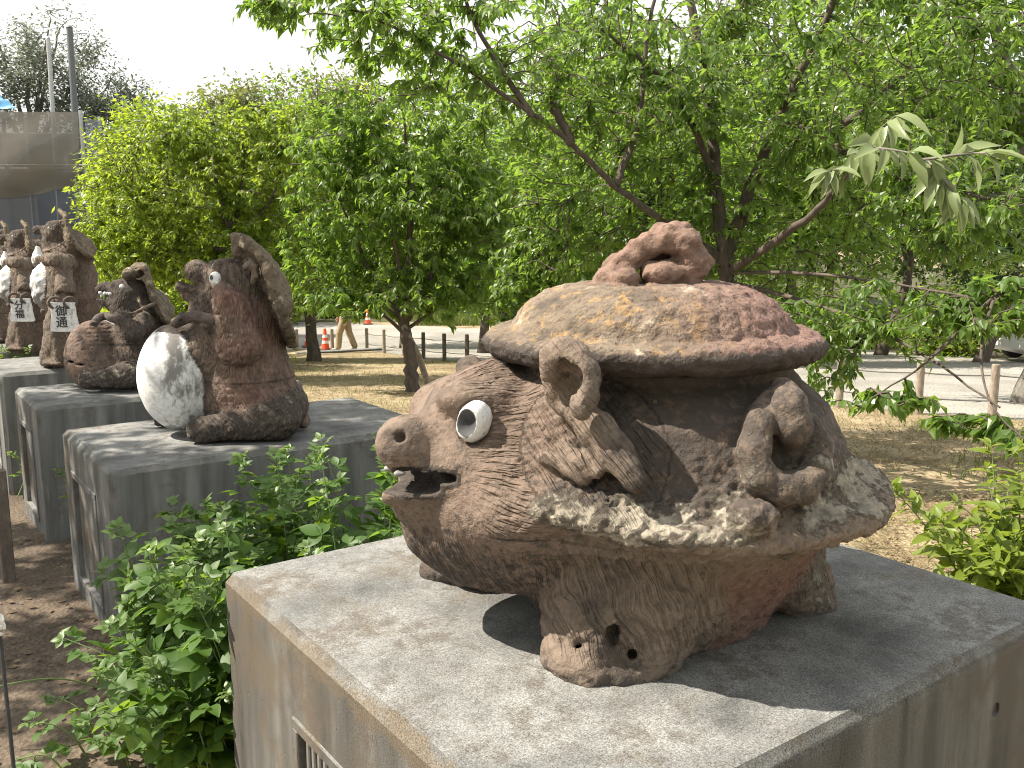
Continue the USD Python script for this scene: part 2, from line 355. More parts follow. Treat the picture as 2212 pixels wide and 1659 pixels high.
def concrete_material(name, top, side, stain=(.105, .083, .056), edge=.55):  # side tone: dark weathering plus shade put into the albedo
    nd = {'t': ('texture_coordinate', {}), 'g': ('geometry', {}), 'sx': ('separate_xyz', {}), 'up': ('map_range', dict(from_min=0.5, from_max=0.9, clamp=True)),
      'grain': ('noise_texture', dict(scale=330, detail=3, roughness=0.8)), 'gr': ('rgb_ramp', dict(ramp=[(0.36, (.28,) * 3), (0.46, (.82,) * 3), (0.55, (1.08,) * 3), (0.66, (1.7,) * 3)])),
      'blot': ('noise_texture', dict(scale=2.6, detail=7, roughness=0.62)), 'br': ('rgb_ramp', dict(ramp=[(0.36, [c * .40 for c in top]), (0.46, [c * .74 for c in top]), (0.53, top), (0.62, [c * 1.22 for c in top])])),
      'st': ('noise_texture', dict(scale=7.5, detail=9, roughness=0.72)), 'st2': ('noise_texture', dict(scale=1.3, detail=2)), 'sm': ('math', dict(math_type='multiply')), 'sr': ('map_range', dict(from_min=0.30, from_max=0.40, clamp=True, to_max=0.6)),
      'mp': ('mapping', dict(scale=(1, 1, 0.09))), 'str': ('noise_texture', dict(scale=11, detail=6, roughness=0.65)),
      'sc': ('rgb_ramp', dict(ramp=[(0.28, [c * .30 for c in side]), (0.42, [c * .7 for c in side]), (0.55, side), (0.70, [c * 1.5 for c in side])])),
      'ox': ('separate_xyz', {}), 'ex': ('map_range', dict(from_min=.0, from_max=.045, to_min=edge, to_max=0, clamp=True)), 'ez': ('map_range', dict(from_min=.655, from_max=.70, clamp=True)), 'em': ('math', dict(math_type='multiply')),
      'ea': ('math', dict(math_type='multiply_add', value2=.55)), 'er': ('map_range', dict(from_min=.66, from_max=.78, to_max=.75, clamp=True)), 'smx': ('math', dict(math_type='maximum')),
      'bl': ('noise_texture', dict(scale=16, detail=9, roughness=.75)), 'blm': ('math', dict(math_type='multiply')), 'blr': ('map_range', dict(from_min=.245, from_max=.32, to_max=.66, clamp=True)), 'mb': ('mix', dict(color2=(.075, .062, .05))),
      'ms': ('mix', dict(color2=stain)), 'mt': ('mix', {}), 'mg': ('mix', dict(mix_type='multiply', fac=1.0)),
      'pit': ('voronoi_texture', dict(scale=24)), 'pr': ('map_range', dict(from_min=0.05, from_max=0.11, clamp=True)), 'hb': ('math', dict(math_type='multiply_add', value2=0.35)),
      'b': ('bump', dict(strength=0.4, distance=0.003)), 'p': ('principled_bsdf', dict(roughness=0.9, specular_ior_level=0.3))}
    lk = [('t.object', f'{x}.vector') for x in ('grain', 'blot', 'st', 'st2', 'pit', 'mp')] + [('mp.vector', 'str.vector'), ('g.normal', 'sx.vector'), ('sx.z', 'up.value'),
      ('grain.fac', 'gr.fac'), ('blot.fac', 'br.fac'), ('st.fac', 'sm.value1'), ('st2.fac', 'sm.value2'), ('sm.value', 'sr.value'), ('str.fac', 'sc.fac'),
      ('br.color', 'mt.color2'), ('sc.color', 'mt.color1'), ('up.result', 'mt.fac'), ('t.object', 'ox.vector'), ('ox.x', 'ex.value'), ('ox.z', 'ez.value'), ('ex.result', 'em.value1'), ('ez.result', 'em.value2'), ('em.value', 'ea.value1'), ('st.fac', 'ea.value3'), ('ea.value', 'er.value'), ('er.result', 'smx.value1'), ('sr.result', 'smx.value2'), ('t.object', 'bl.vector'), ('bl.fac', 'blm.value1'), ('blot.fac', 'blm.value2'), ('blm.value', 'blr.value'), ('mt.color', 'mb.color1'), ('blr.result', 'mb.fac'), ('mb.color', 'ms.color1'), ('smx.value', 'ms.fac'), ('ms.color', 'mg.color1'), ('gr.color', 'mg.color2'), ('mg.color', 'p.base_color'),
      ('pit.distance', 'pr.value'), ('grain.fac', 'hb.value1'), ('pr.result', 'hb.value3'), ('hb.value', 'b.height'), ('b.normal', 'p.normal')]
    return mat(name, nd, lk)
CONC = concrete_material('weathered_concrete', (.205, .208, .206), (.125, .127, .122), edge=.2)
CONC1 = concrete_material('weathered_concrete_brown', (.205, .207, .203), (.095, .091, .083), edge=.62)
# ------------------------------------------------------------------ plinths
H1 = 0.735
ROW = np.array([-0.586, 0.810, 0]); DEEP = np.array([0.810, 0.586, 0]); ROW0 = np.array([0.066, 1.165, 0])
ROWANG = math.degrees(math.atan2(DEEP[1], DEEP[0]))
def S(s, t, z=0.0): return ROW0 + s * ROW + t * DEEP + np.array([0, 0, z])
def plinth(s0, w, d, label, h=H1, op=(.30, .72), slats=False):
    CONC = CONC1 if slats else globals()['CONC']
    # local frame: x into the bed (away from the path), y along the row, z up; origin at the path-side corner
    o = thing('statue_plinth', label, 'plinth', S(s0, 0), ROWANG, 'concrete plinths under the row of statues')
    c = 0.022
    ow, oz0, oz1 = op, 0.10, (.505 if slats else .555)
    b = MB(); v, f = rbox((0, 0, -0.2), (d, w, h), c)
    m = trimesh.Trimesh(v, f)
    import manifold3d as m3
    M = m3.Manifold(m3.Mesh(np.asarray(v, np.float32), np.asarray(trimesh.Trimesh(v, f).faces, np.uint32)))
    hole = m3.Manifold.cube((0.12, ow[1] - ow[0], oz1 - oz0)).translate((-0.05, ow[0], oz0))
    tie = m3.Manifold.cylinder(0.03, 0.017, circular_segments=20).rotate((90, 0, 0))
    for x in (0.22, d - .3): 
        for z in (h - .16, .2): M = M - tie.translate((x, 0.006, z)).translate((0, 0, 0))
    M = M - hole
    mm = M.refine_to_length(.03 if slats else .045).to_mesh(); bv = np.array(mm.vert_properties[:, :3], float)
    ds = np.sort(np.stack([np.abs(bv[:, 0]), np.abs(d - bv[:, 0]), np.abs(bv[:, 1]), np.abs(w - bv[:, 1]), np.abs(h - bv[:, 2])], 1), axis=1)
    eg_ = np.exp(-(ds[:, 1] / .022) ** 2)                       # worn, slightly broken arrises
    q = bv + s0; wear = eg_ * (.0025 + .006 * np.clip(FB(q, 14, 3, 5), 0, 1) + .030 * np.clip(FB(q, 5, 3, 9) - .22, 0, 1)) + .0012 * FB(q, 9, 3, 2) * (ds[:, 1] > .03)
    cc = np.array([d / 2, w / 2, h / 2]); dv = np.clip(cc - bv, -.35, .35); dv /= np.maximum(np.linalg.norm(dv, axis=1, keepdims=True), 1e-6)
    put('block', (bv + dv * wear[:, None], mm.tri_verts), CONC, o, smooth=38)
    fr = MB()
    for lo, hi in (((-.006, ow[0] - .028, oz1), (.03, ow[1] + .028, oz1 + .028)), ((-.006, ow[0] - .028, oz0 - .028), (.03, ow[1] + .028, oz0)),
                   ((-.005, ow[0] - .028, oz0), (.03, ow[0], oz1)), ((-.005, ow[1], oz0), (.03, ow[1] + .028, oz1))): fr.box(lo, hi, ch=.003)
    put('frame', fr.get(), CONC, o)
    if not slats:
        b = MB(); b.box((.016, ow[0] + .001, oz0 + .001), (.05, ow[1] - .001, oz1 - .001), ch=.003); put('panel', b.get(), CONC, o); return o
    n = int((ow[1] - ow[0]) / .03)
    for i in range(n):
        y = ow[0] + (i + .5) * (ow[1] - ow[0]) / n
        sl = MB(); sl.box((.012, y - .008, oz0 + .002), (.05, y + .008, oz1 - .002), ch=.003); put('slat', sl.get(), SLAT, o)
    return o
SLAT = plain('grey_slat', (.13, .125, .115), .8)
plinth(0.0, 1.42, 1.54, 'nearest large concrete plinth under the kettle shaped statue', op=(.36, .935), slats=True)
plinth(2.68, 0.93, 1.45, 'mossy concrete plinth under the seated statue with white belly')
plinth(4.25, 0.76, 1.45, 'concrete plinth under the brown carp-bellied seated statue', op=(.24, .58))
plinth(5.63, 0.80, 1.45, 'sunlit concrete plinth under the tall statue with the two-character white board', op=(.24, .58))
plinth(6.95, 0.80, 1.45, 'far concrete plinth under the second standing statue', op=(.24, .58))
plinth(8.3, 0.80, 1.45, 'farthest concrete plinth under the third standing statue', op=(.24, .58))

# ------------------------------------------------------------------ the kettle statue
def kettle_statue():
    c0 = np.array([.33, 2.12, 0.]); base = np.array([.33, 2.12, H1])
    wob = lambda a: 1 + .03 * np.sin(2 * a + .5) + .015 * np.sin(5 * a) + .01 * np.sin(9 * a + 1)
    flw = lambda a: 1 + .05 * np.cos(a - 0.10) ** 8 * (np.cos(a - .1) > 0) + .012 * np.sin(7 * a) + .012 * np.sin(3 * a + 2) - .17 * np.exp(-((np.mod(a + 2.72 + np.pi, 2 * np.pi) - np.pi) / .42) ** 2)
    body = rev(c0, [(0, 1.36), (.32, 1.36), (.308, 1.315), (.335, 1.285), (.39, 1.24), (.425, 1.17), (.447, 1.10), (.458, 1.06), (.46, 1.0), (0, 1.0)])
    flange = rev(c0, [(0, 1.12), (.40, 1.115), (.455, 1.085), (.512, 1.060), (.526, 1.040), (.516, 1.020), (.45, 1.012), (0, 1.0)], flw)
    flat_ = flange
    def flange(p):
        q = p.copy(); q[..., 2] -= .11 * np.clip(.52 - p[..., 0], 0, .55) * np.clip((2.2 - p[..., 1]) / .3, 0, 1); return flat_(q)
    hull = rev(c0, [(0, 1.03), (.44, 1.03), (.425, 1.0), (.385, .93), (.335, .84), (.292, .76), (.275, .70), (0, .70)])
    cl = np.array([.315, 2.105, 0])
    lid = rev(cl, [(0, 1.506), (.17, 1.504), (.232, 1.491), (.278, 1.466), (.308, 1.434), (.324, 1.407), (.352, 1.402), (.376, 1.394), (.386, 1.378), (.378, 1.356), (.350, 1.342), (0, 1.345)],
              lambda a: 1 + .012 * np.sin(3 * a + 1) + .010 * np.sin(8 * a))
    lidg = lid
    K = lambda u, v, y=2.07: W(u, v, y)
    knob = uni([chain([K(1318, 606), K(1352, 566), K(1392, 532), K(1440, 512), K(1482, 530), K(1500, 566), K(1478, 594), K(1440, 592), K(1408, 590)], [.030, .026, .024, .027, .034, .036, .033, .030, .026], .012),
                ell(K(1350, 600, 2.03), (.032, .03, .018)), ell(K(1432, 590, 2.04), (.045, .036, .026)),
                chain([K(1385, 528, 2.10), K(1425, 503, 2.10), K(1475, 497, 2.11)], [.016, .02, .018]), cap(K(1300, 612), K(1345, 600), .02, .03),
                chain([K(1330, 580, 2.12), K(1400, 535, 2.15), K(1470, 550, 2.15)], .03)], .012)
    # the ring on the near side and its lug
    Rg = lambda u, v, y: W(u, v, y)
    ring = chain([Rg(1668, 868, 1.775), Rg(1638, 915, 1.735), Rg(1628, 975, 1.705), Rg(1640, 1030, 1.69), Rg(1682, 1056, 1.69), Rg(1730, 1052, 1.705), Rg(1765, 1020, 1.73), Rg(1768, 965, 1.765), Rg(1742, 915, 1.80)], [.028, .030, .031, .033, .033, .032, .029, .027, .025], .01)
    lug = uni([chain([Rg(1690, 845, 1.80), Rg(1698, 880, 1.75), Rg(1712, 920, 1.735), Rg(1712, 945, 1.76)], [.030, .038, .036, .028]), ell(Rg(1700, 990, 1.79), (.05, .04, .05))], .02)
    # head
    hy = 2.0
    fa = np.array([-.95, -.31, 0])
    A = axes(fa)
    skull = ell(W(1088, 1022, 2.01), (.235, .25, .232), A)
    cheek = uni([ell(W(1185, 1050, 1.98), (.21, .235, .20), A), ell(W(1225, 900, 1.93), (.10, .15, .11)), ell(W(1125, 1085, 1.87), (.15, .175, .115), A)], .06)
    throat = uni([ell(W(1030, 1122, 1.99), (.165, .17, .122), A), ell(W(1130, 1165, 2.0), (.18, .19, .105), A)], .05)
    snout = uni([cap(W(1010, 962, 1.95), W(885, 962, 1.87), .088, .060), ell(W(870, 958, 1.862), (.054, .064, .052), A), cap(W(905, 1000, 1.875), W(975, 990, 1.90), .046, .06)], .03)
    brow = uni([ell(W(950, 878, 2.06), (.064, .06, .056)), ell(W(985, 858, 2.10), (.06, .06, .05)), ell(W(1022, 858, 1.885), (.075, .055, .034), A), cap(W(985, 868, 1.97), W(1070, 835, 2.0), .055, .06)], .03)
    jaw = uni([chain([W(842, 1076, 1.865), W(890, 1078, 1.885), W(985, 1082, 1.93)], [.012, .045, .085]), chain([W(838, 1068, 1.855), W(880, 1060, 1.835), W(930, 1044, 1.815), W(980, 1008, 1.81)], [.012, .021, .023, .022]), cap(W(985, 1012, 1.83), W(975, 985, 1.83), .022, .02)], .02)
    face = uni([skull, cheek, throat, snout, brow, jaw], .045)
    mouth = chain([W(832, 1040, 1.80), W(880, 1032, 1.82), W(935, 1014, 1.83), W(970, 998, 1.82)], [.019, .022, .019, .012])
    mouth2 = uni([ell(W(878, 1034, 1.87), (.07, .14, .019), A), ell(W(940, 1014, 1.86), (.05, .10, .016), A)], .01)
    nostril = chain([W(850, 930, 1.785), W(862, 938, 1.80), W(866, 948, 1.82)], [.012, .013, .009])
    nostril2 = cap(W(826, 935, 1.815), W(845, 938, 1.85), .011, .008)
    eyec = W(1024, 913, 1.812); ex = np.array([-.72, -.68, .08])
    eyesocket = ell(eyec, (.034, .048, .050), axes(ex))
    eye = ell(eyec + np.array([-.0, .010, 0]), (.038, .032, .0445), axes(ex, (.30, -.15, 1)))
    pd = np.array([-.93, -.36, .02]); pupil = ell(eyec + np.array([-.030, -.023, .004]), (.036, .023, .031), axes(pd, (.25, -.1, 1)))
    eyeg = lambda p: smax(eye(p), -pupil(p), .006)
    # ears
    Er = lambda u, v, y: W(u, v, y)
    ear = uni([chain([Er(1190, 806, 1.740), Er(1196, 772, 1.735), Er(1220, 758, 1.725), Er(1246, 774, 1.710), Er(1262, 811, 1.690), Er(1263, 851, 1.675), Er(1255, 884, 1.665)], [.022, .024, .025, .026, .026, .025, .022], .02)], .01)
    earback = ell(Er(1236, 821, 1.775), (.06, .03, .08))
    farear = uni([ell(W(1016, 795, 2.27), (.036, .03, .034)), cap(W(1015, 800, 2.25), W(1060, 830, 2.2), .03)], .02)
    locks = uni([chain([W(1240, 880, 1.755), W(1290, 930, 1.720), W(1335, 985, 1.675), W(1372, 1036, 1.640)], [.030, .036, .034, .026]),
                 chain([W(1215, 960, 1.755), W(1255, 1000, 1.710), W(1290, 1020, 1.690)], [.014, .018, .014]),
                 chain([W(1175, 985, 1.755), W(1225, 1015, 1.725), W(1260, 1035, 1.705)], .013)], .02)
    # limbs
    foot = uni([chain([W(1330, 1250, 1.84), W(1300, 1330, 1.79), W(1285, 1410, 1.755)], [.125, .085, .050]), chain([W(1420, 1280, 1.80), W(1400, 1380, 1.80), W(1375, 1440, 1.765)], [.12, .08, .04]),
                ell(W(1232, 1432, 1.765), (.038, .055, .036)), ell(W(1272, 1452, 1.735), (.038, .048, .034)), ell(W(1330, 1455, 1.738), (.038, .048, .034)), ell(W(1392, 1442, 1.76), (.036, .05, .032)), cap(W(1420, 1350, 1.84), W(1462, 1392, 1.88), .07, .045), ell(W(1215, 1410, 1.79), (.035, .06, .04)), cap(W(1240, 1330, 1.84), W(1215, 1400, 1.80), .07, .04), cap(W(1430, 1250, 1.80), W(1500, 1330, 1.86), .1, .06)], .028)
    foot0 = foot; toes = uni([chain([W(1350, 1310, 1.84), W(1400, 1390, 1.79), W(1432, 1432, 1.775)], [.085, .062, .036]), chain([W(1285, 1320, 1.84), W(1240, 1390, 1.80), W(1208, 1428, 1.785)], [.085, .058, .036]), chain([W(1310, 1330, 1.82), W(1285, 1452, 1.738)], [.07, .036]), chain([W(1340, 1330, 1.82), W(1352, 1452, 1.742)], [.07, .036])], .016)
    foot = lambda p: smin(foot0(p), toes(p), .014)
    foot_ = foot; foot = lambda p: smin(foot_(p), leg(p), .05)
    leg = uni([ell(W(1330, 1285, 1.86), (.135, .125, .105)), ell(W(1430, 1275, 1.86), (.12, .115, .08))], .05)
    tf = lambda p: np.maximum(foot(p), .722 - p[..., 2])
    pits = [cap(W(1250, 1395, 1.70), W(1250, 1395, 1.78), .009), ell(W(1328, 1380, 1.70), (.016, .05, .03)), cap(W(1366, 1412, 1.68), W(1366, 1412, 1.76), .012)]
    rear = uni([chain([W(1700, 1170, 2.12), W(1735, 1235, 2.10), W(1752, 1302, 2.10)], [.09, .062, .060]), cap(W(1690, 1200, 2.05), W(1725, 1310, 2.06), .08, .04)], .03)
    far = uni([ell(W(948, 1232, 2.30), (.05, .05, .035)), cap(W(960, 1235, 2.3), W(1020, 1200, 2.25), .045, .09)], .03)
    bumps = uni([ell(W(1600, 1075, 1.72), (.06, .04, .022)), ell(W(1455, 1098, 1.68), (.06, .03, .016)), ell(W(1625, 1115, 1.64), (.05, .035, .03)), ell(W(1275, 1100, 1.71), (.05, .03, .025))], .02)
    kettle = lambda p: smin(smin(smin(body(p), flange(p), .035), hull(p), .012), bumps(p), .03)
    groups = [('kettle_body', kettle), ('lid', lidg), ('lid_handle', knob), ('ring_handle', lambda p: smin(ring(p), lug(p), .006)), ('head', face), ('ear', lambda p: smin(ear(p), earback(p), .008)), ('ear', farear),
              ('hair_lock', locks), ('front_foot', tf), ('rear_foot', rear), ('front_foot', far), ('eye', eyeg)]
    seam = rev(c0, [(.30, 1.346), (.5, 1.346), (.5, 1.338), (.30, 1.338)])
    eg = rev(cl, [(.395, 1.40), (.60, 1.40), (.6, 1.39)])
    earhole = uni([chain([Er(1225, 795, 1.700), Er(1238, 820, 1.685), Er(1240, 855, 1.660)], [.020, .022, .014]), cap(Er(1228, 800, 1.640), Er(1235, 822, 1.700), .018)], .01)
    ringhole = uni([ell(Rg(1702, 985, 1.70), (.052, .05, .052))], .01)
    K_ = .022
    def field(p):
        head = face(p)
        head = smax(head, -mouth(p), .006); head = smax(head, -mouth2(p), .006)
        head = smax(head, -nostril(p), .006); head = smax(head, -eyesocket(p), .008)
        b = smax(kettle(p), -seam(p), .003)
        o = smin(smin(smin(head, b, .03), smax(smin(ear(p), earback(p), .008), -earhole(p), .008), .012), farear(p), .02)
        o = smin(o, locks(p), .012)
        t = tf(p)
        for q in pits: t = smax(t, -q(p), .01)
        o = smin(o, t, .035); o = smin(o, rear(p), .045); o = smin(o, far(p), .02)
        o = smin(o, ring(p), .007); o = smin(o, lug(p), .008)
        L = smin(lidg(p), knob(p), .012)
        o = smin(o, L, .004)
        return o
    lo, hi = np.array([-.40, 1.50, .715]), np.array([.96, 2.70, 1.70])
    v, f = nets(field, lo, hi, .0063)
    lab = np.argmin(np.stack([g(v) for _, g in groups]), 0)
    lab = np.where(lab == 11, 4, lab)
    L_ = np.minimum(lidg(v), knob(v)); islid = np.abs(L_) < .004
    lab = np.where(islid, np.where(knob(v) < lidg(v), 2, 1), np.where(np.isin(lab, (1, 2)), 0, lab))
    lab = tidy(f, lab, len(groups))
    n = vnormals(v, f)
    if (n * (v - v.mean(0))).sum() < 0: f = f[:, ::-1]; n = -n
    # relief: coarse clay lumps, combed strokes, pits
    soft = soften(f, lab, len(groups)); is_ = lambda *k: soft[:, k].sum(1)
    dlt = .0045 * FB(v, 16, 4, 1) + .0035 * FB(v, 45, 3, 2)
    ns = W(905, 955, 1.9); q = (v - ns) @ A.T
    ang = np.arctan2(q[:, 2], q[:, 1]); rr = np.hypot(q[:, 1], q[:, 2]); dist = -q[:, 0] + rr * .5
    warp = FB(v, 7, 3, 5)
    comb = np.abs(meshkit.noise(np.stack([ang * 13 + dist * 6 + warp * 1.6, dist * 5, 0 * ang], 1), 7) * 2 - 1)
    comb2 = np.abs(meshkit.noise(np.stack([ang * 22 + dist * 8 + warp * 1.5, dist * 8, 0 * ang + 5], 1), 8) * 2 - 1)
    away = sstep(.06, .14, -q[:, 0]); hm = is_(4) * away * sstep(-.35, -.2, v[:, 0] - 10 * (v[:, 2] > 5))
    hair = -(np.clip(.30 - comb, 0, 1) * .014 + np.clip(.26 - comb2, 0, 1) * .012) * hm
    rough = np.clip(sstep(.20, .34, -q[:, 0]) * sstep(1.36, 1.24, v[:, 2]) * sstep(.35, .05, v[:, 0]) * sstep(.98, 1.04, v[:, 2]) * is_(4, 0) + .5 * sstep(.26, .4, -q[:, 0]) * is_(4) * sstep(.92, .98, v[:, 2]), 0, 1)
    crust = np.clip(FB(v, 30, 4, 11), -.15, 1) * .034 + np.clip(FB(v, 75, 3, 12), 0, 1) * .022
    # long strokes on locks and the wall beside the ear
    lk = np.array([.62, -.25, -.74]); s_ = v @ lk; t_ = np.cross(v, lk)
    str_ = np.abs(meshkit.noise(np.stack([(v[:, 0] * .74 + v[:, 2] * .62) * 95 + warp * 1.2, s_ * 7, v[:, 1] * 4], 1), 21) * 2 - 1)
    reg = np.exp(-(((v[:, 0] - .16) / .13) ** 2 + ((v[:, 2] - 1.20) / .12) ** 2)) * (v[:, 1] < 2.0) * is_(0, 4)
    hair -= np.clip(.42 - str_, 0, 1) * .009 * np.clip(is_(7, 5) * .8 + reg * 1.3, 0, 1)
    # foot fur: downward strokes
    fs = np.abs(meshkit.noise(np.stack([v[:, 0] * 48 + FB(v, 9, 3, 31) * 2.5, v[:, 1] * 14, v[:, 2] * 9], 1), 33) * 2 - 1)
    under = sstep(1.03, .98, v[:, 2]) * is_(0)
    hair -= np.clip(.38 - fs, 0, 1) * .016 * np.clip(is_(8, 9, 10) * sstep(.80, .88, v[:, 2]) + under * sstep(.55, .2, v[:, 0]), 0, 1)
    crustm = np.clip(rough * 1.1 + is_(8, 9, 10) * .28, 0, 1)
    shelf = is_(0) * sstep(1.04, 1.07, v[:, 2]) * sstep(1.16, 1.09, v[:, 2])
    lidr = is_(2) * (.008 * FB(v, 26, 3, 45) + .007 * FB(v, 60, 2, 46)) + is_(1) * (.006 * FB(v, 22, 4, 41) + .004 * FB(v, 80, 2, 42) + .010 * np.clip(FB(v, 48, 3, 43), .1, 1) * sstep(.35, .55, v[:, 0]))
    orangepeel = is_(0) * sstep(1.25, 1.12, v[:, 2]) * .009 * FB(v, 95, 3, 51)
    dlt = np.where(eye(v) < .012, .2, 1) * np.where(lab == 11, 0, dlt + hair + crust * (crustm + shelf * .28 * sstep(1.055, 1.075, v[:, 2])) + lidr + orangepeel)
    pitn = np.clip(meshkit.noise(v * 75, 61) - .80, 0, 1) * .05 * np.exp(-(((v - W(945, 880, 2.0)) / .09) ** 2).sum(1) * .5) * 2
    dlt = dlt - pitn * is_(4)
    dlt = np.where(v[:, 2] < .742, np.minimum(dlt, .002), dlt)
    v = v + n * dlt[:, None]; n = vnormals(v, f)
    # where the clay is red, lichen-grown or darkened
    nz = .5 + .5 * FB(v, 6, 4, 71)
    pale = np.clip(shelf * .80 + rough * 1.05 * sstep(1.3, 1.15, v[:, 2]) + is_(0) * sstep(.55, .8, v[:, 0]) * sstep(1.25, 1.05, v[:, 2]) * .85 + is_(3) * .42 + is_(9) * .5, 0, 1) * sstep(.3, .55, nz)
    red = np.clip(is_(1) * sstep(.2, .55, v[:, 0]) + is_(2) * 1.0 + is_(0) * sstep(1.0, .9, v[:, 2]) * sstep(.2, .45, v[:, 0]) + is_(0) * sstep(1.1, 1.2, v[:, 2]) * .35 + is_(4) * .22, 0, 1)
    blk = np.clip(is_(0) * sstep(1.06, 1.12, v[:, 2]) * .45 + is_(3) * .35 + sstep(.80, .72, v[:, 2]) * .35 + is_(4) * sstep(1.1, .95, v[:, 2]) * .30 + sstep(1.0, .9, v[:, 2]) * sstep(.0, -.2, v[:, 0]) * .2 + is_(1) * sstep(1.40, 1.375, v[:, 2]) * .75 + .12, 0, 1)  # darker on the wall, base, throat and lid rim
    mouth_shade = (lab == 4) * ((mouth2(v) < .009) | (mouth(v) < .003)); blk = np.maximum(blk, mouth_shade * 2.5)  # shade of the mouth cavity painted in as black
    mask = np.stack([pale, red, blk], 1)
    lockw = np.clip(is_(7, 5) * .9 + reg * 1.0, 0, 1); legw = np.clip(is_(8, 9, 10) * sstep(.76, .82, v[:, 2]) + under * sstep(.5, .2, v[:, 0]) + is_(4) * sstep(1.04, .94, v[:, 2]), 0, 1)
    fl_head = np.stack([ang * .17 + .012 * warp, dist + .02 * warp, hm * 1.5], 1)
    fl_lock = np.stack([(v[:, 0] * .74 + v[:, 2] * .62) * 1.2 + .01 * warp, s_, lockw], 1)
    fl_leg = np.stack([v[:, 0] + .03 * FB(v, 9, 3, 31) + .35 * v[:, 2], v[:, 2], legw], 1)
    flow = np.where((lockw > .3)[:, None], fl_lock, np.where((legw > .03)[:, None], fl_leg, fl_head)); flow[:, 2] *= 1 - .75 * is_(5)
    o = thing('raccoon_dog_statue', 'big brown clay statue shaped as a lidded kettle with a raccoon dog head', 'statue', base)
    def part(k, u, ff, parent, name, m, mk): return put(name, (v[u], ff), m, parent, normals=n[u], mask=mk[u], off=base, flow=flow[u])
    prims = {}
    for k, u, ff in split(v, f, lab, len(groups)):
        nm = groups[k][0]
        if k == 2: continue
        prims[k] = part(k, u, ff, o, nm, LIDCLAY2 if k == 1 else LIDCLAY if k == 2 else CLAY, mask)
    for k, u, ff in split(v, f, lab, len(groups)):
        if k == 2: part(k, u, ff, prims[1], 'lid_handle', LIDCLAY, mask)
    FAR['r'] = 0; ev, ef = nets(eyeg, eyec - .075, eyec + .075, .0024); en = vnormals(ev, ef)
    if (en * (ev - ev.mean(0))).sum() < 0: ef = ef[:, ::-1]; en = -en
    FAR['r'] = 1e9; pl = (pupil(ev.astype(np.float32)) < .0022).astype(int)
    pl = np.where(pl & (((ev - eyec) @ ex) > .030), 0, pl); pl = tidy(ef, pl, 2)
    ev = ev + en * (.0022 * FB(ev, 60, 3, 5) * (pl == 0))[:, None]; eprim = None
    for k, u, ff in split(ev, ef, pl, 2):
        q_ = put('pupil' if k else 'eye', (ev[u], ff), PUPIL if k else WHITE, eprim or o, normals=en[u], mask=np.c_[0 * u, 0 * u, .0 + .55 * (meshkit.noise(ev[u] * 55, 3) > .70)], off=base)
        eprim = eprim or q_
    # chipped white teeth along the upper lip
    for (a, b, r) in ((W(840, 1008, 1.835), W(842, 1016, 1.835), .008), (W(862, 1018, 1.812), W(866, 1026, 1.812), .008), (W(918, 1010, 1.815), W(920, 1020, 1.815), .006), (W(950, 1006, 1.82), W(951, 1014, 1.82), .005)):
        t = trimesh.creation.icosphere(2, 1.0); tv = t.vertices * (r * 1.5, r, r * .8) + (a + b) / 2
        tv = tv + .003 * FB(tv, 90, 2, 3)[:, None]
        put('tooth', (tv, t.faces), WHITE, prims[4], smooth=True, off=base, mask=np.full((len(tv), 3), .45))
    return o
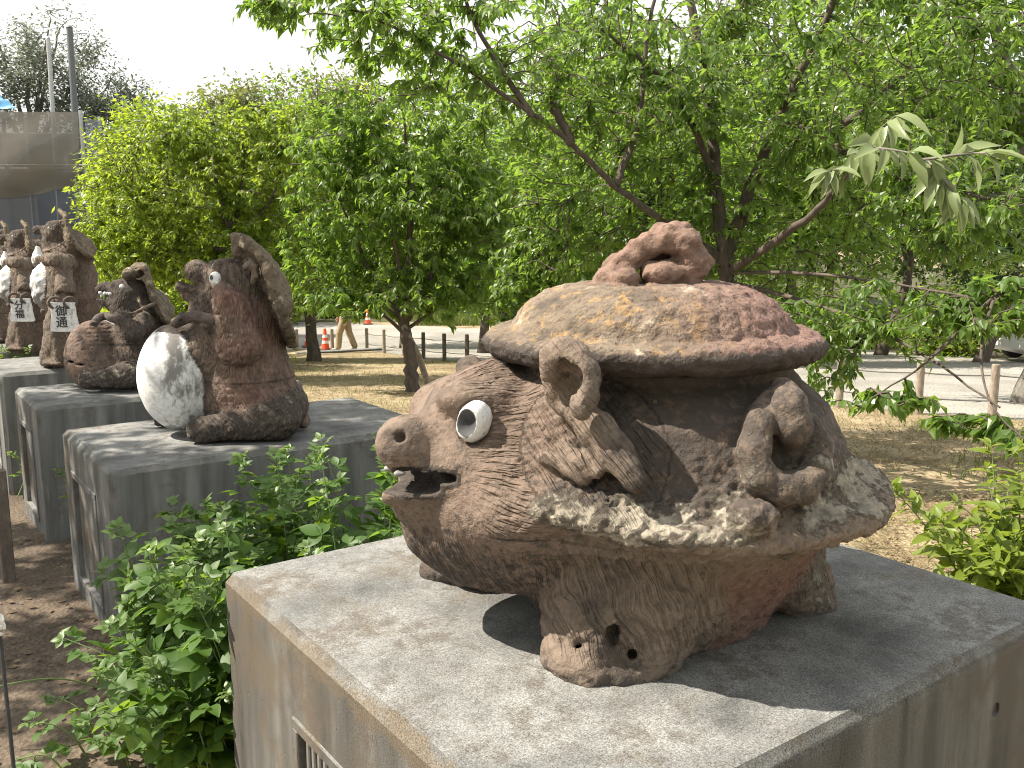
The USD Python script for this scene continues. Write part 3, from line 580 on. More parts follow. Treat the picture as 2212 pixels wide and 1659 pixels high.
# lid: ochre lichen over the left, pink clay to the right
LIDCLAY2 = mat('lid_clay_lichen', {'t': ('texture_coordinate', {}), 'a': ('attribute', dict(attribute='mask')), 's': ('separate_color', {}),
    'n1': ('noise_texture', dict(scale=9, detail=7, roughness=0.68)), 'n2': ('noise_texture', dict(scale=42, detail=5, roughness=0.72)), 'n3': ('noise_texture', dict(scale=24, detail=8, roughness=0.75)), 'n4': ('noise_texture', dict(scale=150, detail=2)),
    'rg': ('rgb_ramp', dict(ramp=[(0.35, (.075, .062, .050)), (0.5, (.155, .122, .092)), (.65, (.215, .172, .132))])), 'rr': ('rgb_ramp', dict(ramp=[(0.35, (.115, .072, .062)), (.62, (.225, .14, .118))])),
    'om': ('map_range', dict(from_min=.53, from_max=.62, clamp=True, to_max=.72)), 'inv': ('math', dict(math_type='subtract', value1=1.05, use_clamp=True)), 'omm': ('math', dict(math_type='multiply')),
    'm1': ('mix', {}), 'm2': ('mix', dict(color2=(.33, .205, .085))), 'wm': ('map_range', dict(from_min=.60, from_max=.66, clamp=True, to_max=.8)), 'wmm': ('math', dict(math_type='multiply')), 'm3': ('mix', dict(color2=(.48, .42, .33))),
    'da': ('math', dict(math_type='multiply_add', value2=.42)), 'dr': ('map_range', dict(from_min=.58, from_max=.72, clamp=True)), 'm4': ('mix', dict(color2=(.055, .045, .04))),
    'fr': ('rgb_ramp', dict(ramp=[(.33, (.7,) * 3), (.5, (1.,) * 3), (.68, (1.2,) * 3)])), 'mf': ('mix', dict(mix_type='multiply', fac=1.)),
    'h1': ('math', dict(math_type='multiply_add', value2=.4)), 'b': ('bump', dict(strength=.8, distance=.012)), 'p': ('principled_bsdf', dict(roughness=.88, specular_ior_level=.25))},
    [('t.object', f'{x}.vector') for x in ('n1', 'n2', 'n3', 'n4')] + [('a.color', 's.color'), ('n1.fac', 'rg.fac'), ('n2.fac', 'rr.fac'), ('s.g', 'm1.fac'), ('rg.color', 'm1.color1'), ('rr.color', 'm1.color2'),
    ('n3.fac', 'om.value'), ('s.g', 'inv.value2'), ('om.result', 'omm.value1'), ('inv.value', 'omm.value2'), ('omm.value', 'm2.fac'), ('m1.color', 'm2.color1'),
    ('n1.fac', 'wm.value'), ('wm.result', 'wmm.value1'), ('inv.value', 'wmm.value2'), ('wmm.value', 'm3.fac'), ('m2.color', 'm3.color1'), ('s.b', 'da.value1'), ('n2.fac', 'da.value3'), ('da.value', 'dr.value'), ('dr.result', 'm4.fac'), ('m3.color', 'm4.color1'),
    ('n2.fac', 'fr.fac'), ('m4.color', 'mf.color1'), ('fr.color', 'mf.color2'), ('mf.color', 'p.base_color'), ('n4.fac', 'h1.value1'), ('n2.fac', 'h1.value3'), ('h1.value', 'b.height'), ('b.normal', 'p.normal')])
PUPIL = plain('grey_pupil', (.055, .056, .06), .85, .45, 40)
kettle_statue()
# ------------------------------------------------------------------ the other statues
def finish(o, base, field, groups, lo, hi, h, relief=None, masks=None, whites=('eye', 'tooth', 'belly_paint'), lab_fix=None, nest=None):
    v, f = nets(field, lo, hi, h)
    FAR['r'] = 1e9
    D = np.stack([g(v.astype(np.float32)) for _, g in groups], 1); lab = D.argmin(1)
    wt = np.exp(-np.clip(D - D.min(1, keepdims=True), 0, 1) / .012); wt /= wt.sum(1, keepdims=True)
    n = vnormals(v, f)
    if (n * (v - v.mean(0))).sum() < 0: f = f[:, ::-1]; n = -n
    names = [g[0] for g in groups]
    if lab_fix is not None: lab = lab_fix(v, n, lab)
    lab = tidy(f, lab, len(groups))
    d = relief(v, n, lab)
    floor = base[2] + .012
    d = np.where(v[:, 2] < floor, np.minimum(d, .001), d)
    v = v + n * d[:, None]; n = vnormals(v, f)
    mk = masks(v, n, lab, wt)
    fw = np.zeros(len(v))
    for k, nm in enumerate(names): fw += wt[:, k] * (.75 if nm in ('body', 'arm', 'head', 'foot', 'sleeve') else 0)
    fl = np.stack([v[:, 0] * .8 + v[:, 1] * .7 + .035 * FB(v, 7, 3, 77) + .25 * v[:, 2] * (v[:, 2] < H1 + .25), v[:, 2], fw], 1)
    out = {}
    for k, u, ff in split(v, f, lab, len(groups)):
        out[k] = put(names[k], (v[u], ff), PUPIL if names[k] == 'pupil' else WHITE if names[k] in whites else STRAW if names[k] == 'straw_hat' else CLAY, o, normals=n[u], mask=mk[u], off=base, flow=fl[u])
    return out
STRAW = clay_material('hat_clay', (.15, .118, .084), (.055, .045, .036), (.27, .235, .175), (.2, .12, .08), None)
def slab(pts, th, y0, hw, k=0.33):
    """a bent leaf-like plate: the profile runs through pts in the facing plane, hw wide across"""
    pts = np.asarray(pts, float); n = len(pts)
    fs = [cap(pts[i], pts[i + 1], .001) for i in range(n - 1)]
    P = pts.astype(np.float32); c = P.mean(0); R = float(np.linalg.norm(P - c, axis=1).max()) + hw
    def d(p):
        q = p.copy(); q[:, 0] += k * (q[:, 1] - y0); q[:, 1] = 0; best = np.full(len(p), 1e9, np.float32); w = np.zeros(len(p), np.float32)
        for i in range(n - 1):
            a, b = P[i] * (1, 0, 1), P[i + 1] * (1, 0, 1); ab = (b - a).astype(np.float32); L = float(ab @ ab)
            t = np.clip((q - a) @ ab / L, 0, 1); e = nrm(q - a - t[:, None] * ab)
            m = e < best; best = np.where(m, e, best); w = np.where(m, (i + t) / (n - 1), w)
        ww = hw * np.sqrt(np.clip(1 - (np.abs(w - .5) * 2) ** 2.6, .06, 1))
        return smax(best - th, np.abs(p[:, 1] - y0) - ww, .02)
    return bounded(d, c, R)
def combs(v, sx, sz, seed, w=1.6, thr=.34):
    wr = FB(v, 8, 3, seed)
    a = np.abs(meshkit.noise(np.stack([v[:, 0] * sx + v[:, 1] * sx * .8 + wr * w, v[:, 1] * 6, v[:, 2] * sz + wr], 1), seed) * 2 - 1)
    return -np.clip(thr - a, 0, 1)
def rope(pts, r, turns=26, n=120):
    c = curve(pts, n); t = np.linspace(0, 1, n) * turns
    T = np.gradient(c, axis=0); T /= np.linalg.norm(T, axis=1, keepdims=True)
    U = np.cross(T, (0.2, .3, .93)); U /= np.linalg.norm(U, axis=1, keepdims=True); Vv = np.cross(T, U)
    b = MB()
    for k in range(3):
        a = t * 2 + k * 2 * np.pi / 3
        b.tube(c + r * .55 * (np.cos(a)[:, None] * U + np.sin(a)[:, None] * Vv), r * .62, 6)
    return b.get()

def belly_statue():
    """the seated statue with the white belly, on the second plinth"""
    Y = 4.02; base = Z(500, 935, H1) * (1, 0, 1) + np.array([0, Y, 0])
    c = lambda x, y, dy=0.0: W(276.5 + .2934 * x, 486.6 + .2934 * y, Y + dy)
    m = .2934 * Y / 1987 * 1.01                                       # metres per unit of the close-up
    belly = ell(c(383, 1115, -.03), (292 * m, 300 * m, 396 * m))
    torso = uni([ell(c(880, 1180), (330 * m, 320 * m, 360 * m)), cap(c(900, 1250), c(880, 720), 320 * m, 240 * m), ell(c(1010, 1330), (290 * m, 330 * m, 200 * m)), ell(c(650, 900, 0), (240 * m, 280 * m, 240 * m))], .05)
    head = uni([ell(c(805, 440), (200 * m, 195 * m, 205 * m)), cap(c(700, 420), c(530, 350), 105 * m, 82 * m), ell(c(492, 345), (76 * m, 88 * m, 78 * m)), ell(c(690, 300, -.06), (60 * m, 50 * m, 50 * m)), ell(c(640, 300, .08), (60 * m, 50 * m, 50 * m)), cap(c(850, 500), c(860, 700), 190 * m, 220 * m), cap(c(610, 560), c(600, 640), 120 * m, 150 * m)], .035)
    jaw = uni([chain([c(384, 458), c(450, 496), c(560, 548)], [36 * m, 60 * m, 95 * m]), torus(c(462, 456), (.2, 0, 1), 82 * m, 30 * m)], .02)
    mouth = uni([ell(c(468, 432), (78 * m, 95 * m, 24 * m), axes((1, 0, -.25))), chain([c(430, 440, -.12), c(520, 462, -.1)], 20 * m)], .01)
    ex = np.array([-.45, -.86, .16]); ec = c(640, 392, -.155)
    eye = ell(ec, (34 * m, 46 * m, 50 * m), axes(ex)); pupil = ell(ec + ex * .028 + np.array([-.004, 0, .006]), (20 * m, 24 * m, 30 * m), axes(ex))
    eyeg = lambda p: smax(eye(p), -pupil(p), .004)
    hat = slab([c(800, 95), c(850, 120), c(925, 175), c(990, 250), c(1035, 400), c(1085, 560), c(1150, 720), c(1205, 860)], 38 * m, Y, .21, .33)
    hat2 = lambda p: smin(hat(p), uni([ell(c(1090, 440, .02), (60 * m, .15, 230 * m), axes((.93, 0, .36))), ell(c(862, 185, .02), (75 * m, .11, 75 * m)), ell(c(960, 270, .02), (70 * m, .13, 90 * m))], .03)(p), .03)
    ear = uni([chain([c(860, 310, -.14), c(890, 285, -.155), c(930, 310, -.15), c(940, 370, -.145), c(920, 420, -.13)], [20 * m, 24 * m, 26 * m, 26 * m, 20 * m])], .01)
    arm = uni([chain([c(800, 640, -.10), c(820, 880, -.16), c(730, 560, -.2), c(700, 500, -.185)], [150 * m, 145 * m, 95 * m, 62 * m], .03), ell(c(830, 890, -.15), (165 * m, 140 * m, 130 * m)), ell(c(705, 500, -.19), (55 * m, 50 * m, 62 * m))], .03)
    foot = uni([cap(c(590, 1500, -.20), c(1120, 1420, -.16), 92 * m, 150 * m), ell(c(540, 1510, -.2), (110 * m, 100 * m, 85 * m)), ell(c(1170, 1330, -.03), (150 * m, 240 * m, 160 * m))], .04)
    foot2 = uni([cap(c(590, 1440, .22), c(1100, 1380, .2), 92 * m, 150 * m), ell(c(250, 1440, .12), (60 * m, 60 * m, 45 * m))], .04)
    tail = ell(c(1290, 1440, .05), (50 * m, 60 * m, 60 * m))
    G = [('belly', belly), ('body', torso), ('head', lambda p: smin(head(p), jaw(p), .03)), ('straw_hat', hat2), ('ear', ear), ('arm', arm), ('foot', foot), ('foot', foot2), ('tail', tail), ('eye', eyeg), ('belly_paint', lambda p: belly(p) + 5), ('pupil', lambda p: belly(p) + 5)]
    def field(p):
        hd = smax(smin(head(p), jaw(p), .03), -mouth(p), .006)
        o = smin(smin(torso(p), belly(p), .03), hd, .03); o = smin(o, arm(p), .018); o = smin(o, foot(p), .02); o = smin(o, foot2(p), .02); o = smin(o, tail(p), .03)
        o = smin(o, ear(p), .01); o = smin(o, hat2(p), .01)
        return np.maximum(smin(o, eyeg(p), .003), H1 - .01 - p[..., 2])
    zb, xb = c(375, 1115)[2], c(375, 1115)[0]
    def fix(v, n, lab):
        # the white disc covers the front cap of the belly
        lab = np.where((lab == 9) & (pupil(v) < .004), 11, lab); td = torso(v); rim = .035 + .05 * FB(v, 34, 3, 4)
        return np.where((lab == 0) & (td > rim) & (v[:, 2] > H1 + .03 + .02 * N3(v, 30, 2)) & (v[:, 2] < c(0, 745)[2] + .03 * N3(v, 30, 5)), 10, lab)
    def relief(v, n, lab):
        fur = combs(v, 70, 30, 14) * .018 * np.isin(lab, (1, 5, 6, 7)) + combs(v, 90, 60, 15) * .014 * np.isin(lab, (2,))
        lump = .006 * FB(v, 12, 4, 16) + .008 * np.clip(FB(v, 40, 3, 17), 0, 1) * np.isin(lab, (6, 7, 8, 3))
        hatb = .012 * FB(v * (1, 1, 1), 38, 3, 18) * (lab == 3)
        return np.where(np.isin(lab, (9, 11)), 0, np.where(np.isin(lab, (0, 10)), .003 * FB(v, 9, 3, 19) + (lab == 10) * .0015, fur + lump + hatb))
    def masks(v, n, lab, wt):
        on = lambda *k: wt[:, k].sum(1)
        pale = .45 * on(5, 6) * sstep(.2, .9, n[:, 2]) + .35 * on(3)
        red = np.clip(on(1, 5) * sstep(c(500, 0)[0], c(900, 0)[0], v[:, 0]) * 1.0, 0, 1)
        blk = np.clip(.30 + .10 * on(2) + .4 * on(7) + .4 * on(0) + .3 * on(6) - red * .3, 0, 1.2)
        # belly: a grey weathered streak runs down beside the clean front
        side = (v - c(385, 1110)) @ np.array([.95, .31, 0])
        st = np.exp(-((side + .012 - .03 * FB(v, 5, 2, 3)) / .045) ** 2) * sstep(H1 + .06, H1 + .28, v[:, 2])
        wb = np.clip(.03 + .50 * st + .20 * (side > .03) + .5 * sstep(H1 + .12, H1 + .02, v[:, 2]) + .2 * FB(v, 20, 3, 8), -.2, 1)
        blk = np.where(lab == 10, wb, blk)
        blk = np.where(lab == 9, 0, blk)
        return np.stack([pale, red, blk], 1)
    o = thing('raccoon_dog_statue', 'seated clay raccoon dog statue with worn white belly and a big hat', 'statue', base)
    lo, hi = base + (-.48, -.48, -.02), base + (.62, .52, 1.02)
    out = finish(o, base, field, G, lo, hi, .0088, relief=relief, masks=masks, lab_fix=fix)
    put('rope', rope([c(340, 725, -.12), c(420, 690, -.13), c(520, 670, -.16), c(600, 690, -.19), c(660, 690, -.20), c(700, 640, -.16)], .021), ROPEM, o, smooth=60, off=base)
    put('rope', rope([c(400, 655, -.11), c(360, 700, -.17), c(335, 735, -.18)], .011, 10, 40), ROPEM, o, smooth=60, off=base)
    return o
ROPEM = plain('clay_rope', (.075, .058, .052), .9, .4, 60, bump=.5)

def carp_statue():
    """the seated brown statue whose belly is a wooden-fish drum"""
    Y = 5.30; base = Z(250, 838, H1) * (1, 0, 1) + np.array([0, Y, 0])
    c = lambda x, y, dy=0.0: W(132.7 + .1867 * x, 553 + .1867 * y, Y + dy)
    m = .1867 * Y / 1987 * 1.01
    belly = uni([ell(c(420, 1120, 0), (345 * m, 350 * m, 380 * m)), ell(c(520, 1300, 0), (400 * m, 360 * m, 250 * m))], .08)
    torso = uni([cap(c(900, 1250), c(920, 760), 330 * m, 250 * m), ell(c(1000, 1350), (330 * m, 340 * m, 200 * m))], .05)
    head = uni([ell(c(810, 460), (215 * m, 200 * m, 205 * m)), cap(c(700, 440), c(510, 400), 110 * m, 82 * m), ell(c(480, 385), (70 * m, 75 * m, 70 * m)), ell(c(640, 330, -.04), (60 * m, 60 * m, 50 * m)), cap(c(800, 520), c(830, 700), 200 * m, 220 * m), chain([c(425, 505), c(520, 530), c(660, 560)], [26 * m, 60 * m, 120 * m])], .04)
    mouth = chain([c(430, 475, -.12), c(500, 462, -.12), c(580, 452, -.14)], [24 * m, 24 * m, 14 * m]); mouth2 = ell(c(480, 470), (110 * m, 110 * m, 24 * m))
    ex = np.array([-.4, -.9, .15]); ec = c(695, 352, -.175)
    eye = ell(ec, (26 * m, 34 * m, 30 * m), axes(ex))
    hat = slab([c(850, 130), c(940, 120), c(985, 240), c(1010, 330), c(1040, 480), c(1110, 640), c(1230, 800)], 30 * m, Y + .02, .22, .44)
    crown = uni([ell(c(860, 200, .02), (110 * m, .15, 90 * m)), ell(c(1100, 560, .1), (60 * m, .22, 250 * m), axes((.85, 0, .5)))], .03)
    brim = chain([c(880, 262, -.17), c(960, 262, -.19), c(1005, 300, -.20), c(1005, 420, -.19)], [18 * m, 26 * m, 28 * m, 18 * m])
    arm = uni([chain([c(960, 760, -.14), c(820, 880, -.24), c(720, 730, -.25)], [110 * m, 105 * m, 70 * m], .03), ell(c(715, 740, -.26), (65 * m, 60 * m, 55 * m)), ell(c(750, 665, -.25), (60 * m, 50 * m, 30 * m))], .02)
    foot = uni([cap(c(330, 1440, -.25), c(800, 1400, -.22), 90 * m, 140 * m), ell(c(280, 1420, -.24), (75 * m, 80 * m, 110 * m)), ell(c(800, 1330, -.22), (240 * m, 110 * m, 110 * m))], .04)
    strap = chain([c(830, 665, -.24), c(960, 600, -.25), c(1060, 560, -.2)], [20 * m, 22 * m, 24 * m])
    G = [('belly', belly), ('body', torso), ('head', head), ('straw_hat', lambda p: smin(smin(hat(p), crown(p), .02), brim(p), .012)), ('arm', arm), ('foot', foot), ('eye', eye), ('strap', strap)]
    slit = ell(c(230, 1200, -.05), (260 * m, .50, 9 * m), axes((1, -.05, -.16)))
    hole = cap(c(400, 1230, -.4), c(400, 1230, -.2), 30 * m)
    def field(p):
        hd = smax(smax(head(p), -mouth(p), .006), -mouth2(p), .006)
        b = smax(smax(belly(p), -slit(p), .006), -hole(p), .01)
        o = smin(smin(torso(p), b, .03), hd, .03); o = smin(o, arm(p), .016); o = smin(o, foot(p), .02); o = smin(o, G[3][1](p), .012); o = smin(o, strap(p), .008)
        return np.maximum(smin(o, eye(p), .004), H1 - .01 - p[..., 2])
    def relief(v, n, lab):
        fur = combs(v, 60, 25, 24) * .018 * np.isin(lab, (1, 4, 5)) + combs(v, 80, 50, 25) * .013 * (lab == 2)
        # fish scales pressed into the upper belly
        q = v - c(420, 1120); a = np.arctan2(q[:, 1], q[:, 0]) * 16; b = q[:, 2] * 46 + .5
        row = np.floor(b); cell = np.mod(a + .5 * np.mod(row, 2), 1.0) - .5; fz = b - row
        sc = (np.abs(np.sqrt(cell ** 2 * 1.3 + (fz - 1) ** 2) - .72) < .10) * ((lab == 0) & (q[:, 2] > .03 + .03 * np.sin(q[:, 0] * 9)))
        return np.where(lab == 6, 0, fur + .006 * FB(v, 12, 4, 26) - sc * .006 + (lab == 3) * .012 * FB(v, 30, 3, 27))
    def masks(v, n, lab, wt):
        on = lambda *k: wt[:, k].sum(1)
        return np.stack([.5 * on(3) + .4 * on(5), .55 * on(0, 1), np.where(lab == 6, .2, np.clip(.30 + .7 * on(2) + .5 * on(5) + .25 * on(1, 4), 0, 1.2))], 1)
    o = thing('raccoon_dog_statue', 'seated dark brown raccoon dog statue with fish scales cut into its big belly', 'statue', base)
    finish(o, base, field, G, base + (-.50, -.55, -.02), base + (.72, .5, 1.0), .0105, relief=relief, masks=masks)
    put('rope', rope([c(375, 790, -.25), c(430, 720, -.2), c(500, 695, -.16), c(570, 715, -.2), c(640, 735, -.24), c(700, 740, -.27)], .02, 22), ROPEM, o, smooth=60, off=base)
    for (x, y) in ((448, 425), (470, 455), (500, 432), (535, 436), (560, 440)):
        t = trimesh.creation.icosphere(2, 1.0); put('tooth', (t.vertices * (.010, .010, .009) + c(x, y, -.115 if x < 500 else -.14), t.faces), WHITE, o, smooth=True, off=base, mask=np.full((len(t.vertices), 3), .2))
    return o

def standing_statue():
    """the tall statue with hat, pointed white belly and sleeve; the copies further down the row stand on the next plinths"""
    Y = 6.12; base = Z(150, 787, H1) * (1, 0, 1) + np.array([0, Y, 0])
    c = lambda x, y, dy=0.0: W(.2333 * x, 431.4 + .2333 * y, Y + dy)
    m = .2333 * Y / 1987 * 1.01
    body = uni([cap(c(650, 1380), c(660, 900), 205 * m, 215 * m), cap(c(660, 900), c(640, 560), 215 * m, 190 * m), cap(c(540, 1480, -.06), c(560, 1150, -.02), 105 * m, 120 * m), cap(c(450, 1490, -.1), c(490, 1150, -.02), 60 * m, 70 * m), cap(c(560, 1480, .15), c(560, 1150, .1), 110 * m, 120 * m), cap(c(740, 1470), c(740, 700), 130 * m, 135 * m)], .05)
    belly = uni([ell(c(440, 790, -.02), (140 * m, 155 * m, 205 * m)), cap(c(420, 900, -.02), c(398, 1005, -.02), 80 * m, 14 * m)], .05)
    head = uni([ell(c(540, 305), (115 * m, 125 * m, 115 * m)), cap(c(490, 300), c(360, 280), 62 * m, 36 * m), ell(c(340, 282), (36 * m, 42 * m, 34 * m)), chain([c(308, 372), c(370, 400), c(480, 420)], [12 * m, 40 * m, 80 * m]), cap(c(520, 380), c(560, 520), 110 * m, 150 * m), ell(c(470, 235, -.03), (36 * m, 40 * m, 30 * m))], .03)
    mouth = chain([c(320, 340, -.06), c(370, 335, -.06), c(420, 330, -.07)], [16 * m, 16 * m, 8 * m]); mouth2 = ell(c(350, 338), (70 * m, 60 * m, 15 * m))
    hat = slab([c(550, 100), c(600, 150), c(625, 260), c(660, 350), c(720, 440), c(790, 500), c(860, 540)], 15 * m, Y, .22, .48)
    hatc = ell(c(740, 400, .03), (50 * m, .17, 150 * m), axes((.8, 0, .6)))
    ear = torus(c(575, 215, -.13), (.2, 1, 0), 26 * m, 10 * m)
    arm = uni([chain([c(640, 580, -.19), c(520, 560, -.23), c(440, 545, -.20)], [75 * m, 66 * m, 52 * m], .02), ell(c(430, 560, -.19), (50 * m, 50 * m, 60 * m))], .02)
    sleeve = uni([cap(c(600, 660, -.2), c(600, 830, -.26), 70 * m, 92 * m)], .02); scut = ell(c(598, 905, -.27), (78 * m, 80 * m, 70 * m))
    hand = uni([cap(c(600, 830, -.24), c(590, 910, -.255), 66 * m, 72 * m)], .02)
    feet = uni([ell(c(480, 1505, -.14), (80 * m, 90 * m, 30 * m))] + [ell(c(x, 1518, -.2), (20 * m, 34 * m, 18 * m)) for x in (490, 520, 550)], .012)
    strap = chain([c(395, 480, -.06), c(470, 462, -.17), c(560, 420, -.22), c(645, 345, -.20)], 11 * m)
    tip = uni([ell(c(394, 1040, -.02), (19 * m, 19 * m, 22 * m)), cap(c(396, 1005, -.02), c(394, 1040, -.02), 8 * m)], .01)
    flask = uni([ell(c(350, 560, .30), (52 * m, 60 * m, 85 * m)), cap(c(350, 500, .30), c(350, 440, .30), 26 * m, 22 * m)], .03)
    arm2 = chain([c(560, 560, .20), c(450, 600, .27), c(370, 560, .26)], [75 * m, 62 * m, 45 * m], .02)
    eye = ell(c(452, 268, -.105), (16 * m, 14 * m, 22 * m))
    G = [('body', body), ('belly_paint', belly), ('head', head), ('straw_hat', lambda p: smin(hat(p), hatc(p), .02)), ('ear', ear), ('arm', arm), ('sleeve', sleeve), ('hand', hand), ('foot', feet), ('strap', strap), ('tail_tip', tip), ('flask', flask), ('arm', arm2), ('eye', eye)]
    def field(p):
        hd = smax(smax(head(p), -mouth(p), .006), -mouth2(p), .006)
        o = smin(smin(body(p), belly(p), .015), hd, .03); o = smin(o, arm(p), .016)
        o = smin(o, smax(sleeve(p), -scut(p), .008), .02); o = smin(o, hand(p), .008); o = smin(o, feet(p), .02); o = smin(o, strap(p), .006); o = smin(o, tip(p), .006)
        o = smin(o, G[3][1](p), .012); o = smin(o, ear(p), .008); o = smin(o, arm2(p), .02); o = smin(o, flask(p), .008)
        return np.maximum(smin(o, eye(p), .004), H1 - .01 - p[..., 2])
    def relief(v, n, lab):
        drap = .014 * np.sin((v[:, 0] + v[:, 1] * .6) * 55 + 2 * FB(v, 4, 2, 35)) * (lab == 0) * sstep(base[2] + .9, base[2] + .2, v[:, 2]) * .6
        return np.where(np.isin(lab, (11, 13)), 0, combs(v, 60, 25, 34) * .014 * np.isin(lab, (0, 5, 6, 2, 12)) + .008 * FB(v, 11, 4, 36) * (lab != 9) + .012 * FB(v, 30, 3, 37) * np.isin(lab, (1, 3)) + drap)
    def masks(v, n, lab, wt):
        on = lambda *k: wt[:, k].sum(1)
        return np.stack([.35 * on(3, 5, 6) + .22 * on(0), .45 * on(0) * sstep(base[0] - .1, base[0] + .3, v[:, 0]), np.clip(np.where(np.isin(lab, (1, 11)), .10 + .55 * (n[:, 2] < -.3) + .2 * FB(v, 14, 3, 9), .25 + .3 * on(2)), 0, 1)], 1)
    o = thing('standing_statue', 'tallest standing raccoon dog statue with pointed white belly and hat, nearest of those standing', 'statue', base)
    finish(o, base, field, G, base + (-.42, -.5, -.02), base + (.45, .55, 1.45), .0125, relief=relief, masks=masks, whites=('eye', 'belly_paint', 'flask'))
    return o, base, c
belly_statue()
carp_statue()
STAND, STANDBASE, SC = standing_statue()
